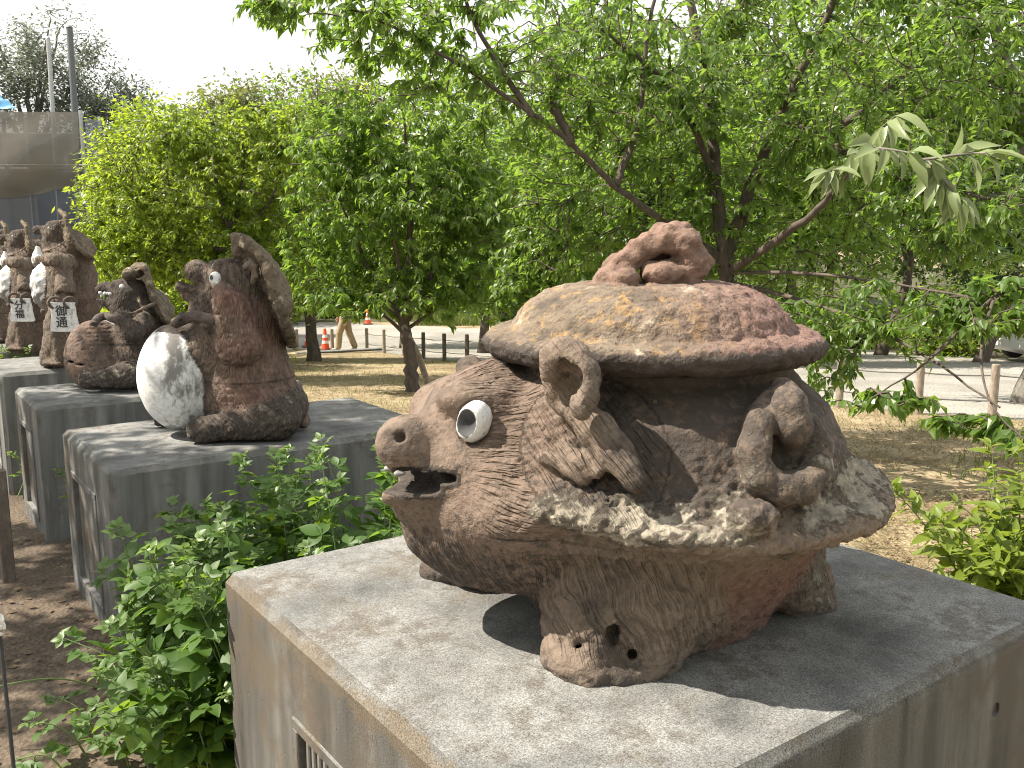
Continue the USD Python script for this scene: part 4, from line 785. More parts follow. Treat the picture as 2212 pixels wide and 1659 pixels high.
# written boards hung from the standing statues' hands: glyph outlines (em = 1)
GLYPHS = {'御': [([(np.float64(0.0), np.float64(0.453)), (np.float64(0.0), np.float64(0.484)), (np.float64(0.104), np.float64(0.592)), (np.float64(0.105), np.float64(0.611)), (np.float64(0.168), np.float64(0.688)), (np.float64(0.2), np.float64(0.768)), (np.float64(0.211), np.float64(0.779)), (np.float64(0.289), np.float64(0.768)), (np.float64(0.304), np.float64(0.782)), (np.float64(0.305), np.float64(0.811)), (np.float64(0.326), np.float64(0.835)), (np.float64(0.347), np.float64(0.926)), (np.float64(0.358), np.float64(0.931)), (np.float64(0.358), np.float64(0.968)), (np.float64(0.379), np.float64(1.0)), (np.float64(0.463), np.float64(0.979)), (np.float64(0.453), np.float64(0.916)), (np.float64(0.442), np.float64(0.911)), (np.float64(0.446), np.float64(0.885)), (np.float64(0.674), np.float64(0.884)), (np.float64(0.684), np.float64(0.874)), (np.float64(0.684), np.float64(0.789)), (np.float64(0.559), np.float64(0.786)), (np.float64(0.558), np.float64(0.648)), (np.float64(0.684), np.float64(0.642)), (np.float64(0.685), np.float64(0.624)), (np.float64(0.698), np.float64(0.619)), (np.float64(0.705), np.float64(0.916)), (np.float64(0.989), np.float64(0.916)), (np.float64(0.989), np.float64(0.211)), (np.float64(0.958), np.float64(0.168)), (np.float64(0.832), np.float64(0.158)), (np.float64(0.82), np.float64(0.218)), (np.float64(0.801), np.float64(0.22)), (np.float64(0.8), np.float64(0.0)), (np.float64(0.705), np.float64(0.0)), (np.float64(0.7), np.float64(0.117)), (np.float64(0.51), np.float64(0.095)), (np.float64(0.505), np.float64(0.084)), (np.float64(0.437), np.float64(0.084)), (np.float64(0.432), np.float64(0.074)), (np.float64(0.374), np.float64(0.074)), (np.float64(0.368), np.float64(0.063)), (np.float64(0.31), np.float64(0.063)), (np.float64(0.305), np.float64(0.053)), (np.float64(0.263), np.float64(0.063)), (np.float64(0.253), np.float64(0.147)), (np.float64(0.29), np.float64(0.148)), (np.float64(0.305), np.float64(0.164)), (np.float64(0.305), np.float64(0.484)), (np.float64(0.389), np.float64(0.484)), (np.float64(0.39), np.float64(0.174)), (np.float64(0.426), np.float64(0.168)), (np.float64(0.463), np.float64(0.183)), (np.float64(0.462), np.float64(0.544)), (np.float64(0.284), np.float64(0.548)), (np.float64(0.284), np.float64(0.642)), (np.float64(0.462), np.float64(0.645)), (np.float64(0.46), np.float64(0.789)), (np.float64(0.401), np.float64(0.787)), (np.float64(0.347), np.float64(0.663)), (np.float64(0.316), np.float64(0.663)), (np.float64(0.291), np.float64(0.684)), (np.float64(0.268), np.float64(0.684)), (np.float64(0.253), np.float64(0.642)), (np.float64(0.232), np.float64(0.627)), (np.float64(0.232), np.float64(0.011)), (np.float64(0.221), np.float64(0.0)), (np.float64(0.137), np.float64(0.0)), (np.float64(0.136), np.float64(0.461)), (np.float64(0.118), np.float64(0.461)), (np.float64(0.105), np.float64(0.432)), (np.float64(0.063), np.float64(0.389)), (np.float64(0.032), np.float64(0.4)), (np.float64(0.02), np.float64(0.439))], [[(np.float64(0.8), np.float64(0.257)), (np.float64(0.895), np.float64(0.258)), (np.float64(0.89), np.float64(0.821)), (np.float64(0.8), np.float64(0.816))], [(np.float64(0.558), np.float64(0.204)), (np.float64(0.705), np.float64(0.214)), (np.float64(0.701), np.float64(0.559)), (np.float64(0.684), np.float64(0.547)), (np.float64(0.558), np.float64(0.543)), (np.float64(0.56), np.float64(0.444)), (np.float64(0.663), np.float64(0.442)), (np.float64(0.684), np.float64(0.431)), (np.float64(0.684), np.float64(0.347)), (np.float64(0.559), np.float64(0.344))]]), ([(np.float64(0.011), np.float64(0.758)), (np.float64(0.011), np.float64(0.789)), (np.float64(0.083), np.float64(0.844)), (np.float64(0.084), np.float64(0.863)), (np.float64(0.146), np.float64(0.918)), (np.float64(0.147), np.float64(0.937)), (np.float64(0.189), np.float64(0.989)), (np.float64(0.232), np.float64(0.989)), (np.float64(0.274), np.float64(0.968)), (np.float64(0.274), np.float64(0.937)), (np.float64(0.233), np.float64(0.892)), (np.float64(0.232), np.float64(0.874)), (np.float64(0.074), np.float64(0.705)), (np.float64(0.053), np.float64(0.705)), (np.float64(0.041), np.float64(0.735))], [])], '通': [([(np.float64(0.0), np.float64(0.063)), (np.float64(0.0), np.float64(0.084)), (np.float64(0.095), np.float64(0.179)), (np.float64(0.147), np.float64(0.206)), (np.float64(0.147), np.float64(0.48)), (np.float64(0.011), np.float64(0.484)), (np.float64(0.0), np.float64(0.495)), (np.float64(0.0), np.float64(0.568)), (np.float64(0.011), np.float64(0.579)), (np.float64(0.242), np.float64(0.579)), (np.float64(0.253), np.float64(0.568)), (np.float64(0.253), np.float64(0.205)), (np.float64(0.284), np.float64(0.189)), (np.float64(0.308), np.float64(0.159)), (np.float64(0.332), np.float64(0.156)), (np.float64(0.337), np.float64(0.705)), (np.float64(0.347), np.float64(0.716)), (np.float64(0.569), np.float64(0.72)), (np.float64(0.565), np.float64(0.736)), (np.float64(0.432), np.float64(0.789)), (np.float64(0.483), np.float64(0.845)), (np.float64(0.483), np.float64(0.862)), (np.float64(0.347), np.float64(0.863)), (np.float64(0.337), np.float64(0.874)), (np.float64(0.337), np.float64(0.937)), (np.float64(0.347), np.float64(0.947)), (np.float64(0.895), np.float64(0.947)), (np.float64(0.947), np.float64(0.905)), (np.float64(0.863), np.float64(0.821)), (np.float64(0.845), np.float64(0.82)), (np.float64(0.832), np.float64(0.8)), (np.float64(0.814), np.float64(0.799)), (np.float64(0.8), np.float64(0.779)), (np.float64(0.747), np.float64(0.752)), (np.float64(0.75), np.float64(0.738)), (np.float64(0.795), np.float64(0.716)), (np.float64(0.937), np.float64(0.716)), (np.float64(0.947), np.float64(0.705)), (np.float64(0.947), np.float64(0.211)), (np.float64(0.937), np.float64(0.206)), (np.float64(0.937), np.float64(0.179)), (np.float64(0.874), np.float64(0.147)), (np.float64(0.747), np.float64(0.147)), (np.float64(0.726), np.float64(0.232)), (np.float64(0.84), np.float64(0.233)), (np.float64(0.842), np.float64(0.322)), (np.float64(0.69), np.float64(0.326)), (np.float64(0.684), np.float64(0.158)), (np.float64(0.589), np.float64(0.158)), (np.float64(0.588), np.float64(0.324)), (np.float64(0.437), np.float64(0.326)), (np.float64(0.432), np.float64(0.147)), (np.float64(0.367), np.float64(0.141)), (np.float64(0.372), np.float64(0.127)), (np.float64(0.442), np.float64(0.116)), (np.float64(0.448), np.float64(0.105)), (np.float64(0.867), np.float64(0.105)), (np.float64(0.874), np.float64(0.116)), (np.float64(1.0), np.float64(0.116)), (np.float64(0.989), np.float64(0.063)), (np.float64(0.979), np.float64(0.058)), (np.float64(0.979), np.float64(0.021)), (np.float64(0.869), np.float64(0.021)), (np.float64(0.863), np.float64(0.011)), (np.float64(0.474), np.float64(0.011)), (np.float64(0.469), np.float64(0.021)), (np.float64(0.411), np.float64(0.021)), (np.float64(0.406), np.float64(0.031)), (np.float64(0.337), np.float64(0.042)), (np.float64(0.295), np.float64(0.063)), (np.float64(0.281), np.float64(0.083)), (np.float64(0.263), np.float64(0.084)), (np.float64(0.239), np.float64(0.115)), (np.float64(0.195), np.float64(0.129)), (np.float64(0.171), np.float64(0.125)), (np.float64(0.118), np.float64(0.072)), (np.float64(0.116), np.float64(0.053)), (np.float64(0.075), np.float64(0.018)), (np.float64(0.074), np.float64(0.0)), (np.float64(0.042), np.float64(0.0)), (np.float64(0.041), np.float64(0.018))], [[(np.float64(0.691), np.float64(0.484)), (np.float64(0.688), np.float64(0.411)), (np.float64(0.842), np.float64(0.414)), (np.float64(0.838), np.float64(0.484))], [(np.float64(0.691), np.float64(0.632)), (np.float64(0.688), np.float64(0.569)), (np.float64(0.842), np.float64(0.572)), (np.float64(0.838), np.float64(0.631))], [(np.float64(0.516), np.float64(0.853)), (np.float64(0.541), np.float64(0.832)), (np.float64(0.568), np.float64(0.832)), (np.float64(0.593), np.float64(0.811)), (np.float64(0.648), np.float64(0.797)), (np.float64(0.692), np.float64(0.812)), (np.float64(0.738), np.float64(0.857)), (np.float64(0.52), np.float64(0.863))], [(np.float64(0.438), np.float64(0.484)), (np.float64(0.435), np.float64(0.411)), (np.float64(0.589), np.float64(0.414)), (np.float64(0.586), np.float64(0.484))], [(np.float64(0.438), np.float64(0.632)), (np.float64(0.435), np.float64(0.569)), (np.float64(0.589), np.float64(0.572)), (np.float64(0.586), np.float64(0.631))]]), ([(np.float64(0.032), np.float64(0.874)), (np.float64(0.032), np.float64(0.905)), (np.float64(0.05), np.float64(0.907)), (np.float64(0.074), np.float64(0.937)), (np.float64(0.105), np.float64(0.937)), (np.float64(0.284), np.float64(0.768)), (np.float64(0.284), np.float64(0.747)), (np.float64(0.232), np.float64(0.695)), (np.float64(0.2), np.float64(0.695)), (np.float64(0.198), np.float64(0.714))], [])], '分': [([(np.float64(0.0), np.float64(0.564)), (np.float64(0.0), np.float64(0.596)), (np.float64(0.03), np.float64(0.608)), (np.float64(0.18), np.float64(0.769)), (np.float64(0.181), np.float64(0.787)), (np.float64(0.222), np.float64(0.833)), (np.float64(0.276), np.float64(0.94)), (np.float64(0.287), np.float64(0.989)), (np.float64(0.383), np.float64(0.979)), (np.float64(0.394), np.float64(0.936)), (np.float64(0.319), np.float64(0.787)), (np.float64(0.299), np.float64(0.773)), (np.float64(0.287), np.float64(0.734)), (np.float64(0.256), np.float64(0.71)), (np.float64(0.234), np.float64(0.66)), (np.float64(0.193), np.float64(0.625)), (np.float64(0.195), np.float64(0.607)), (np.float64(0.806), np.float64(0.608)), (np.float64(0.807), np.float64(0.625)), (np.float64(0.734), np.float64(0.702)), (np.float64(0.733), np.float64(0.721)), (np.float64(0.713), np.float64(0.734)), (np.float64(0.712), np.float64(0.752)), (np.float64(0.691), np.float64(0.766)), (np.float64(0.69), np.float64(0.784)), (np.float64(0.649), np.float64(0.83)), (np.float64(0.627), np.float64(0.891)), (np.float64(0.596), np.float64(0.926)), (np.float64(0.596), np.float64(0.968)), (np.float64(0.681), np.float64(1.0)), (np.float64(0.703), np.float64(0.94)), (np.float64(0.723), np.float64(0.926)), (np.float64(0.735), np.float64(0.886)), (np.float64(0.755), np.float64(0.872)), (np.float64(0.778), np.float64(0.821)), (np.float64(0.809), np.float64(0.798)), (np.float64(0.81), np.float64(0.779)), (np.float64(0.959), np.float64(0.619)), (np.float64(0.989), np.float64(0.606)), (np.float64(0.989), np.float64(0.585)), (np.float64(0.926), np.float64(0.521)), (np.float64(0.883), np.float64(0.532)), (np.float64(0.849), np.float64(0.573)), (np.float64(0.83), np.float64(0.572)), (np.float64(0.819), np.float64(0.287)), (np.float64(0.809), np.float64(0.281)), (np.float64(0.798), np.float64(0.138)), (np.float64(0.788), np.float64(0.134)), (np.float64(0.777), np.float64(0.074)), (np.float64(0.713), np.float64(0.021)), (np.float64(0.489), np.float64(0.021)), (np.float64(0.489), np.float64(0.059)), (np.float64(0.479), np.float64(0.064)), (np.float64(0.468), np.float64(0.117)), (np.float64(0.664), np.float64(0.117)), (np.float64(0.68), np.float64(0.13)), (np.float64(0.691), np.float64(0.191)), (np.float64(0.702), np.float64(0.197)), (np.float64(0.702), np.float64(0.266)), (np.float64(0.713), np.float64(0.272)), (np.float64(0.723), np.float64(0.507)), (np.float64(0.464), np.float64(0.511)), (np.float64(0.447), np.float64(0.495)), (np.float64(0.447), np.float64(0.436)), (np.float64(0.436), np.float64(0.432)), (np.float64(0.415), np.float64(0.319)), (np.float64(0.34), np.float64(0.181)), (np.float64(0.245), np.float64(0.085)), (np.float64(0.226), np.float64(0.084)), (np.float64(0.181), np.float64(0.043)), (np.float64(0.074), np.float64(0.0)), (np.float64(0.053), np.float64(0.021)), (np.float64(0.052), np.float64(0.04)), (np.float64(0.021), np.float64(0.064)), (np.float64(0.021), np.float64(0.096)), (np.float64(0.135), np.float64(0.139)), (np.float64(0.233), np.float64(0.215)), (np.float64(0.234), np.float64(0.234)), (np.float64(0.265), np.float64(0.258)), (np.float64(0.266), np.float64(0.277)), (np.float64(0.286), np.float64(0.29)), (np.float64(0.308), np.float64(0.334)), (np.float64(0.351), np.float64(0.505)), (np.float64(0.149), np.float64(0.511)), (np.float64(0.143), np.float64(0.555)), (np.float64(0.085), np.float64(0.511)), (np.float64(0.053), np.float64(0.511))], [])], '福': [([(np.float64(0.0), np.float64(0.358)), (np.float64(0.011), np.float64(0.389)), (np.float64(0.029), np.float64(0.391)), (np.float64(0.063), np.float64(0.432)), (np.float64(0.082), np.float64(0.433)), (np.float64(0.167), np.float64(0.518)), (np.float64(0.168), np.float64(0.537)), (np.float64(0.209), np.float64(0.571)), (np.float64(0.211), np.float64(0.589)), (np.float64(0.241), np.float64(0.613)), (np.float64(0.242), np.float64(0.632)), (np.float64(0.262), np.float64(0.645)), (np.float64(0.284), np.float64(0.689)), (np.float64(0.281), np.float64(0.716)), (np.float64(0.042), np.float64(0.716)), (np.float64(0.032), np.float64(0.726)), (np.float64(0.042), np.float64(0.811)), (np.float64(0.188), np.float64(0.813)), (np.float64(0.189), np.float64(0.838)), (np.float64(0.158), np.float64(0.874)), (np.float64(0.116), np.float64(0.968)), (np.float64(0.2), np.float64(1.0)), (np.float64(0.284), np.float64(0.853)), (np.float64(0.274), np.float64(0.812)), (np.float64(0.379), np.float64(0.811)), (np.float64(0.421), np.float64(0.779)), (np.float64(0.411), np.float64(0.726)), (np.float64(0.358), np.float64(0.621)), (np.float64(0.305), np.float64(0.552)), (np.float64(0.307), np.float64(0.539)), (np.float64(0.337), np.float64(0.526)), (np.float64(0.392), np.float64(0.464)), (np.float64(0.41), np.float64(0.464)), (np.float64(0.411), np.float64(0.495)), (np.float64(0.979), np.float64(0.495)), (np.float64(0.989), np.float64(0.484)), (np.float64(0.989), np.float64(0.021)), (np.float64(0.979), np.float64(0.011)), (np.float64(0.884), np.float64(0.011)), (np.float64(0.879), np.float64(0.053)), (np.float64(0.512), np.float64(0.053)), (np.float64(0.495), np.float64(0.0)), (np.float64(0.421), np.float64(0.0)), (np.float64(0.411), np.float64(0.011)), (np.float64(0.41), np.float64(0.355)), (np.float64(0.368), np.float64(0.347)), (np.float64(0.326), np.float64(0.389)), (np.float64(0.324), np.float64(0.409)), (np.float64(0.29), np.float64(0.433)), (np.float64(0.284), np.float64(0.021)), (np.float64(0.274), np.float64(0.011)), (np.float64(0.179), np.float64(0.011)), (np.float64(0.178), np.float64(0.377)), (np.float64(0.16), np.float64(0.378)), (np.float64(0.063), np.float64(0.284)), (np.float64(0.032), np.float64(0.295))], [[(np.float64(0.743), np.float64(0.232)), (np.float64(0.737), np.float64(0.153)), (np.float64(0.75), np.float64(0.138)), (np.float64(0.883), np.float64(0.14)), (np.float64(0.881), np.float64(0.231))], [(np.float64(0.743), np.float64(0.411)), (np.float64(0.74), np.float64(0.317)), (np.float64(0.883), np.float64(0.319)), (np.float64(0.881), np.float64(0.409))], [(np.float64(0.512), np.float64(0.232)), (np.float64(0.505), np.float64(0.153)), (np.float64(0.519), np.float64(0.138)), (np.float64(0.641), np.float64(0.14)), (np.float64(0.639), np.float64(0.231))], [(np.float64(0.512), np.float64(0.411)), (np.float64(0.508), np.float64(0.317)), (np.float64(0.641), np.float64(0.319)), (np.float64(0.639), np.float64(0.409))]]), ([(np.float64(0.411), np.float64(0.947)), (np.float64(0.421), np.float64(0.958)), (np.float64(0.979), np.float64(0.958)), (np.float64(0.989), np.float64(0.947)), (np.float64(0.989), np.float64(0.863)), (np.float64(0.411), np.float64(0.863))], []), ([(np.float64(0.474), np.float64(0.81)), (np.float64(0.937), np.float64(0.811)), (np.float64(0.937), np.float64(0.547)), (np.float64(0.474), np.float64(0.547))], [[(np.float64(0.564), np.float64(0.726)), (np.float64(0.562), np.float64(0.632)), (np.float64(0.842), np.float64(0.636)), (np.float64(0.838), np.float64(0.726))]])]}
def board(label, chars, loc, wid, hei, rz):
    o = thing('hanging_board', label, 'sign', loc, rz)
    from shapely.geometry import Polygon
    from shapely.ops import unary_union
    w0, w1 = wid * .43, wid * .5
    sh = Polygon([(-w0, hei / 2), (-w0 * .5, hei * .49), (0, hei * .5), (w0, hei / 2), (w0 * 1.05, 0), (w1 * 1.05, -hei * .44), (w1, -hei * .49), (0, -hei / 2), (-w1 * .96, -hei * .48), (-w1, -hei * .42), (-w0 * .98, 0)])
    t = trimesh.creation.extrude_polygon(sh, .022, engine='earcut')
    R = np.array([[1, 0, 0], [0, 0, -1], [0, 1, 0]], float)                     # drawn plane x, z; thickness along -y
    t2 = trimesh.Trimesh(*trimesh.remesh.subdivide_to_size(t.vertices, t.faces, .02))
    v = t2.vertices @ R.T
    v = v + .003 * FB(v + np.asarray(loc), 25, 3, 3)[:, None]
    put('panel', (v, t2.faces), WHITE, o, smooth=True, mask=np.full((len(v), 3), .12))
    size = hei * .37
    for k, ch in enumerate(chars):
        b = MB()
        for ext, holes in GLYPHS[ch]:
            P = Polygon(ext, holes).buffer(0)
            for g in getattr(P, 'geoms', [P]):
                e = trimesh.creation.extrude_polygon(g, .004, engine='earcut')
                b.add((e.vertices * (size, size, 1) + (-size * .5 - .01, hei * .36 - size * .88 - k * size * 1.02, .0215)) @ R.T, e.faces)
        put('character', b.get(), INK, o)
    for sx in (-1, 1):
        a = np.linspace(0, 2 * np.pi, 17)
        put('hanging_loop', tube(np.stack([sx * wid * .27 + .032 * np.cos(a), -.014 + .016 * np.cos(a * 1), hei * .49 + .034 * np.sin(a)], 1), .009, 6, False), ROPEM, o, smooth=True)
    return o
INK = plain('black_ink', (.025, .024, .026), .7)
b1 = SC(598, 1085, -.31)
board('white hanging board with two black characters held by the tallest standing statue', '御通', b1, .172, .185, 4)
for k, (u, v, yy, lab_) in enumerate(((62, 757, 7.0, 'second standing raccoon dog statue from the right, behind the tallest one'), (18, 737, 7.9, 'third standing raccoon dog statue, half cut by the left edge'))):
    p = Z(u, v, H1); s = .94
    copy(STAND, lab_, p, 0, scale=s)
    if k == 0:
        d = (b1 - STANDBASE) * s + p
        board('smaller white hanging board with two black characters, left of the other', '分福', d + np.array([-.02, 0, 0]), .16, .17, 4)
# ------------------------------------------------------------------ leaves, branches, trees, shrubs
def leaf_material(name, dark, light, trans, rough=0.45, tw=0.45):
    return mat(name, {'g': ('geometry', {}), 'r': ('rgb_ramp', dict(ramp=[(0.0, dark), (0.55, [(a + b) / 2 for a, b in zip(dark, light)]), (1.0, light)])),
        'rt': ('rgb_ramp', dict(ramp=[(0.0, [c * .7 for c in trans]), (1.0, [c * 1.15 for c in trans])])),
        'p': ('principled_bsdf', dict(roughness=rough, specular_ior_level=0.5)), 't': ('translucent_bsdf', {}), 'm': ('mix_closure', dict(fac=tw))},
        [('g.random_per_island', 'r.fac'), ('g.random_per_island', 'rt.fac'), ('r.color', 'p.base_color'), ('rt.color', 't.color'), ('p.BSDF', 'm.closure1'), ('t.BSDF', 'm.closure2')], surface='m.closure')
def bark_material(name, a, b, scale=18):
    return mat(name, {'t': ('texture_coordinate', {}), 'm': ('mapping', dict(scale=(1, 1, .35))), 'n': ('noise_texture', dict(scale=scale, detail=7, roughness=.7)), 'r': ('rgb_ramp', dict(ramp=[(.3, a), (.52, [(x + y) / 2 for x, y in zip(a, b)]), (.68, b)])),
        'b': ('bump', dict(strength=.8, distance=.01)), 'p': ('principled_bsdf', dict(roughness=.9))},
        [('t.object', 'm.vector'), ('m.vector', 'n.vector'), ('n.fac', 'r.fac'), ('r.color', 'p.base_color'), ('n.fac', 'b.height'), ('b.normal', 'p.normal')])
BARK = bark_material('cherry_bark', (.035, .027, .022), (.115, .09, .07))
BARKG = bark_material('grey_bark', (.07, .065, .055), (.20, .185, .16))
LEAF = {'near': leaf_material('cherry_leaf', (.07, .125, .026), (.165, .245, .065), (.38, .60, .075), .38, .50),
        'mid': leaf_material('fresh_leaf', (.075, .135, .022), (.15, .24, .045), (.36, .58, .055), .40, .52),
        'bright': leaf_material('bright_leaf', (.115, .18, .022), (.21, .285, .045), (.52, .68, .05), .40, .56),
        'wood': leaf_material('woodland_leaf', (.065, .11, .022), (.15, .215, .045), (.32, .48, .05), .42, .46),
        'dark': leaf_material('evergreen_leaf', (.034, .066, .02), (.085, .13, .042), (.14, .24, .04), .42, .34),
        'haze': leaf_material('haze_paled_leaf', (.14, .165, .13), (.24, .265, .21), (.28, .33, .22), .4, .4),  # glare haze over the far tree, painted in as paler leaf colour
        'olive': leaf_material('hill_leaf', (.12, .145, .045), (.22, .235, .085), (.32, .36, .08), .5, .42),
        'dry': leaf_material('wilted_leaf', (.20, .25, .11), (.36, .40, .20), (.32, .40, .15), .38, .36),
        'clover': leaf_material('bush_clover_leaf', (.055, .118, .020), (.12, .205, .040), (.31, .50, .05), .52, .46),
        'tip': leaf_material('young_leaf', (.12, .19, .06), (.22, .29, .11), (.30, .45, .12), .45, .40),
        'yellow': leaf_material('yellow_green_leaf', (.15, .205, .03), (.26, .31, .065), (.42, .54, .06), .42, .46)}
def leaf_mesh(P, D, Nn, L, wid=0.45, droop=0.25, fold=0.18):
    """folded pointed leaves: P base, D direction, Nn upper side, L length"""
    D = D / np.maximum(np.linalg.norm(D, axis=1, keepdims=True), 1e-9)
    S_ = np.cross(D, Nn); S_ /= np.maximum(np.linalg.norm(S_, axis=1, keepdims=True), 1e-9); U = np.cross(S_, D)
    L = np.broadcast_to(L, (len(P),))[:, None]
    w = wid * L / 2
    mid = P + D * L * .48 - U * L * .02
    l, r = P + D * L * .42 + S_ * w + U * fold * w, P + D * L * .42 - S_ * w + U * fold * w
    tip = P + D * L - U * L * droop
    v = np.stack([P, l, mid, r, tip], 1).reshape(-1, 3)
    b = np.arange(len(P))[:, None] * 5
    f = np.stack([b + [0, 2, 1], b + [1, 2, 4], b + [0, 3, 2], b + [3, 4, 2]], 1).reshape(-1, 3)
    return v, f
def quad_leaves(P, D, Nn, L, wid=0.6):
    D = D / np.maximum(np.linalg.norm(D, axis=1, keepdims=True), 1e-9)
    S_ = np.cross(D, Nn); S_ /= np.maximum(np.linalg.norm(S_, axis=1, keepdims=True), 1e-9)
    L = np.broadcast_to(L, (len(P),))[:, None]; w = wid * L / 2
    v = np.stack([P, P + D * L * .5 + S_ * w, P + D * L, P + D * L * .5 - S_ * w], 1).reshape(-1, 3)
    b = np.arange(len(P))[:, None] * 4
    return v, np.stack([b + [0, 1, 2], b + [0, 2, 3]], 1).reshape(-1, 3)
def segs_mesh(A, B, ra, rb, n=4):
    """many tapering round pieces at once"""
    T = B - A; T /= np.maximum(np.linalg.norm(T, axis=1, keepdims=True), 1e-9)
    ref = np.where(np.abs(T[:, 2:]) < .9, [[0, 0, 1.]], [[1., 0, 0]])
    X = np.cross(T, ref); X /= np.linalg.norm(X, axis=1, keepdims=True); Y = np.cross(T, X)
    a = np.arange(n) / n * 2 * np.pi; ring = np.cos(a)[None, :, None] * X[:, None] + np.sin(a)[None, :, None] * Y[:, None]
    v = np.concatenate([A[:, None] + ring * np.broadcast_to(ra, (len(A),))[:, None, None], B[:, None] + ring * np.broadcast_to(rb, (len(A),))[:, None, None]], 1).reshape(-1, 3)
    b = np.arange(len(A))[:, None] * 2 * n; f = []
    for j in range(n):
        k = (j + 1) % n; f += [b + [j, n + k, n + j], b + [j, k, n + k]]
    return v, np.stack(f, 1).reshape(-1, 3)
def in_ells(rng, ells, n, shell=0.0):
    ells = [(np.asarray(c, float), np.broadcast_to(np.asarray(r, float), (3,))) for c, r in ells]
    w = np.array([r.prod() ** (2 / 3) for _, r in ells]); w /= w.sum(); out = []
    for (c, r), m in zip(ells, rng.multinomial(n, w)):
        d = rng.normal(size=(m, 3)); d /= np.linalg.norm(d, axis=1, keepdims=True)
        lump = 1 + .42 * (meshkit.noise(d * 2.3 + c, 5) * 2 - 1) + .30 * (rng.random(m) > .90) * rng.random(m)
        out.append(c + d * lump[:, None] * (rng.random((m, 1)) * (1 - shell ** 3) + shell ** 3) ** (1 / 3) * r)
    return np.vstack(out)
def tree(name, label, limbs, crown, n_twig, leaf_n, leaf_len, leaf, bark=None, seed=1, droop=.5, clump=0.0, simple=False, shell=.35, group=None, wid=.45, twig_r=.004, trunk_sides=9, face=None, spread=.10, category='tree', pieces=None):
    """limbs: lists of (points, radius at start, radius at end); the twigs grow from the nearest wood to points spread through the crown"""
    rng = np.random.default_rng(seed); bark = bark or BARK
    base = np.asarray(limbs[0][0][0], float)
    o = thing(name, label, category, base, 0, group)
    wood = MB(); nodes, nr = [], []
    for i, (pts, r0, r1) in enumerate(limbs):
        c = curve(pts, max(8, 5 * len(pts))); c[1:-1] += rng.normal(size=(len(c) - 2, 3)) * r0 * .12
        r = np.linspace(0, 1, len(c)); r = r0 + (r1 - r0) * r ** .8
        if i == 0: r[:2] *= (1.35, 1.1)
        wood.tube(c, r, trunk_sides); nodes.append(c[2:] if i == 0 else c); nr.append(r[2:] if i == 0 else r)
    v, f = wood.get(); put('trunk', (v, f), bark, o, smooth=True, off=base)
    X = in_ells(rng, crown, int(n_twig * (1 + 1.5 * clump)), shell)
    if clump:
        keep = meshkit.noise(X * 1.7 / max(1, np.ptp(X[:, 2]) / 3), seed) + rng.random(len(X)) * (1 - clump)
        X = X[np.argsort(-keep)[:n_twig]]
    nodes = np.vstack(nodes); A, B, RA, RB = [], [], [], []
    LP, LD, LN = [], [], []
    order = np.argsort(cKDTree(nodes).query(X)[0]); X = X[order]
    for chunk in np.array_split(X, 7):
        if not len(chunk): continue
        dd, ii = cKDTree(nodes).query(chunk); st = nodes[ii]
        side = rng.normal(size=chunk.shape) * dd[:, None] * .13; up = np.zeros_like(side); up[:, 2] = dd * .10
        p1, p2 = st * .66 + chunk * .34 + side + up, st * .33 + chunk * .67 + side * .8 + up
        r0 = twig_r * (.8 + .7 * np.minimum(dd / max(dd.mean(), 1e-6), 1.8))
        for a, b, ra, rb in ((st, p1, r0, r0 * .8), (p1, p2, r0 * .8, r0 * .6), (p2, chunk, r0 * .6, r0 * .35)):
            A.append(a); B.append(b); RA.append(ra); RB.append(rb)
        nodes = np.vstack([nodes, p1, p2, chunk])
        for k in range(leaf_n):
            t = 1.0 - (k / leaf_n) * np.clip(1.2 * spread * 6 / np.maximum(dd, .05), .25, 1.0)
            t = t[:, None]
            pos = np.where(t > .67, p2 + (chunk - p2) * (t - .67) / .33, np.where(t > .34, p1 + (p2 - p1) * (t - .34) / .33, st + (p1 - st) * t / .34))
            ax = chunk - p2; ax /= np.maximum(np.linalg.norm(ax, axis=1, keepdims=True), 1e-6)
            lat = np.cross(ax, (0, 0, 1.0)); lat /= np.maximum(np.linalg.norm(lat, axis=1, keepdims=True), 1e-6)
            d = ax * .6 + lat * (1 if k % 2 else -1) * .8 + rng.normal(size=ax.shape) * .35; d[:, 2] -= droop * rng.random(len(d))
            nn = rng.normal(size=ax.shape) * .45; nn[:, 2] += 1
            if simple: pos = pos + rng.normal(size=pos.shape) * spread
            LP.append(pos); LD.append(d); LN.append(nn)
    A, B, RA, RB = np.vstack(A), np.vstack(B), np.concatenate(RA), np.concatenate(RB)
    put('branches', segs_mesh(A, B, RA, RB, 3 if simple else 4), bark, o, smooth=True, off=base, kind='stuff')
    LP, LD, LN = np.vstack(LP), np.vstack(LD), np.vstack(LN)
    L = leaf_len * (.65 + .6 * rng.random(len(LP)))
    m = (quad_leaves if simple else leaf_mesh)(LP, LD, LN, L, wid)
    put('crown', m, LEAF[leaf], o, off=base, kind='stuff')
    return o
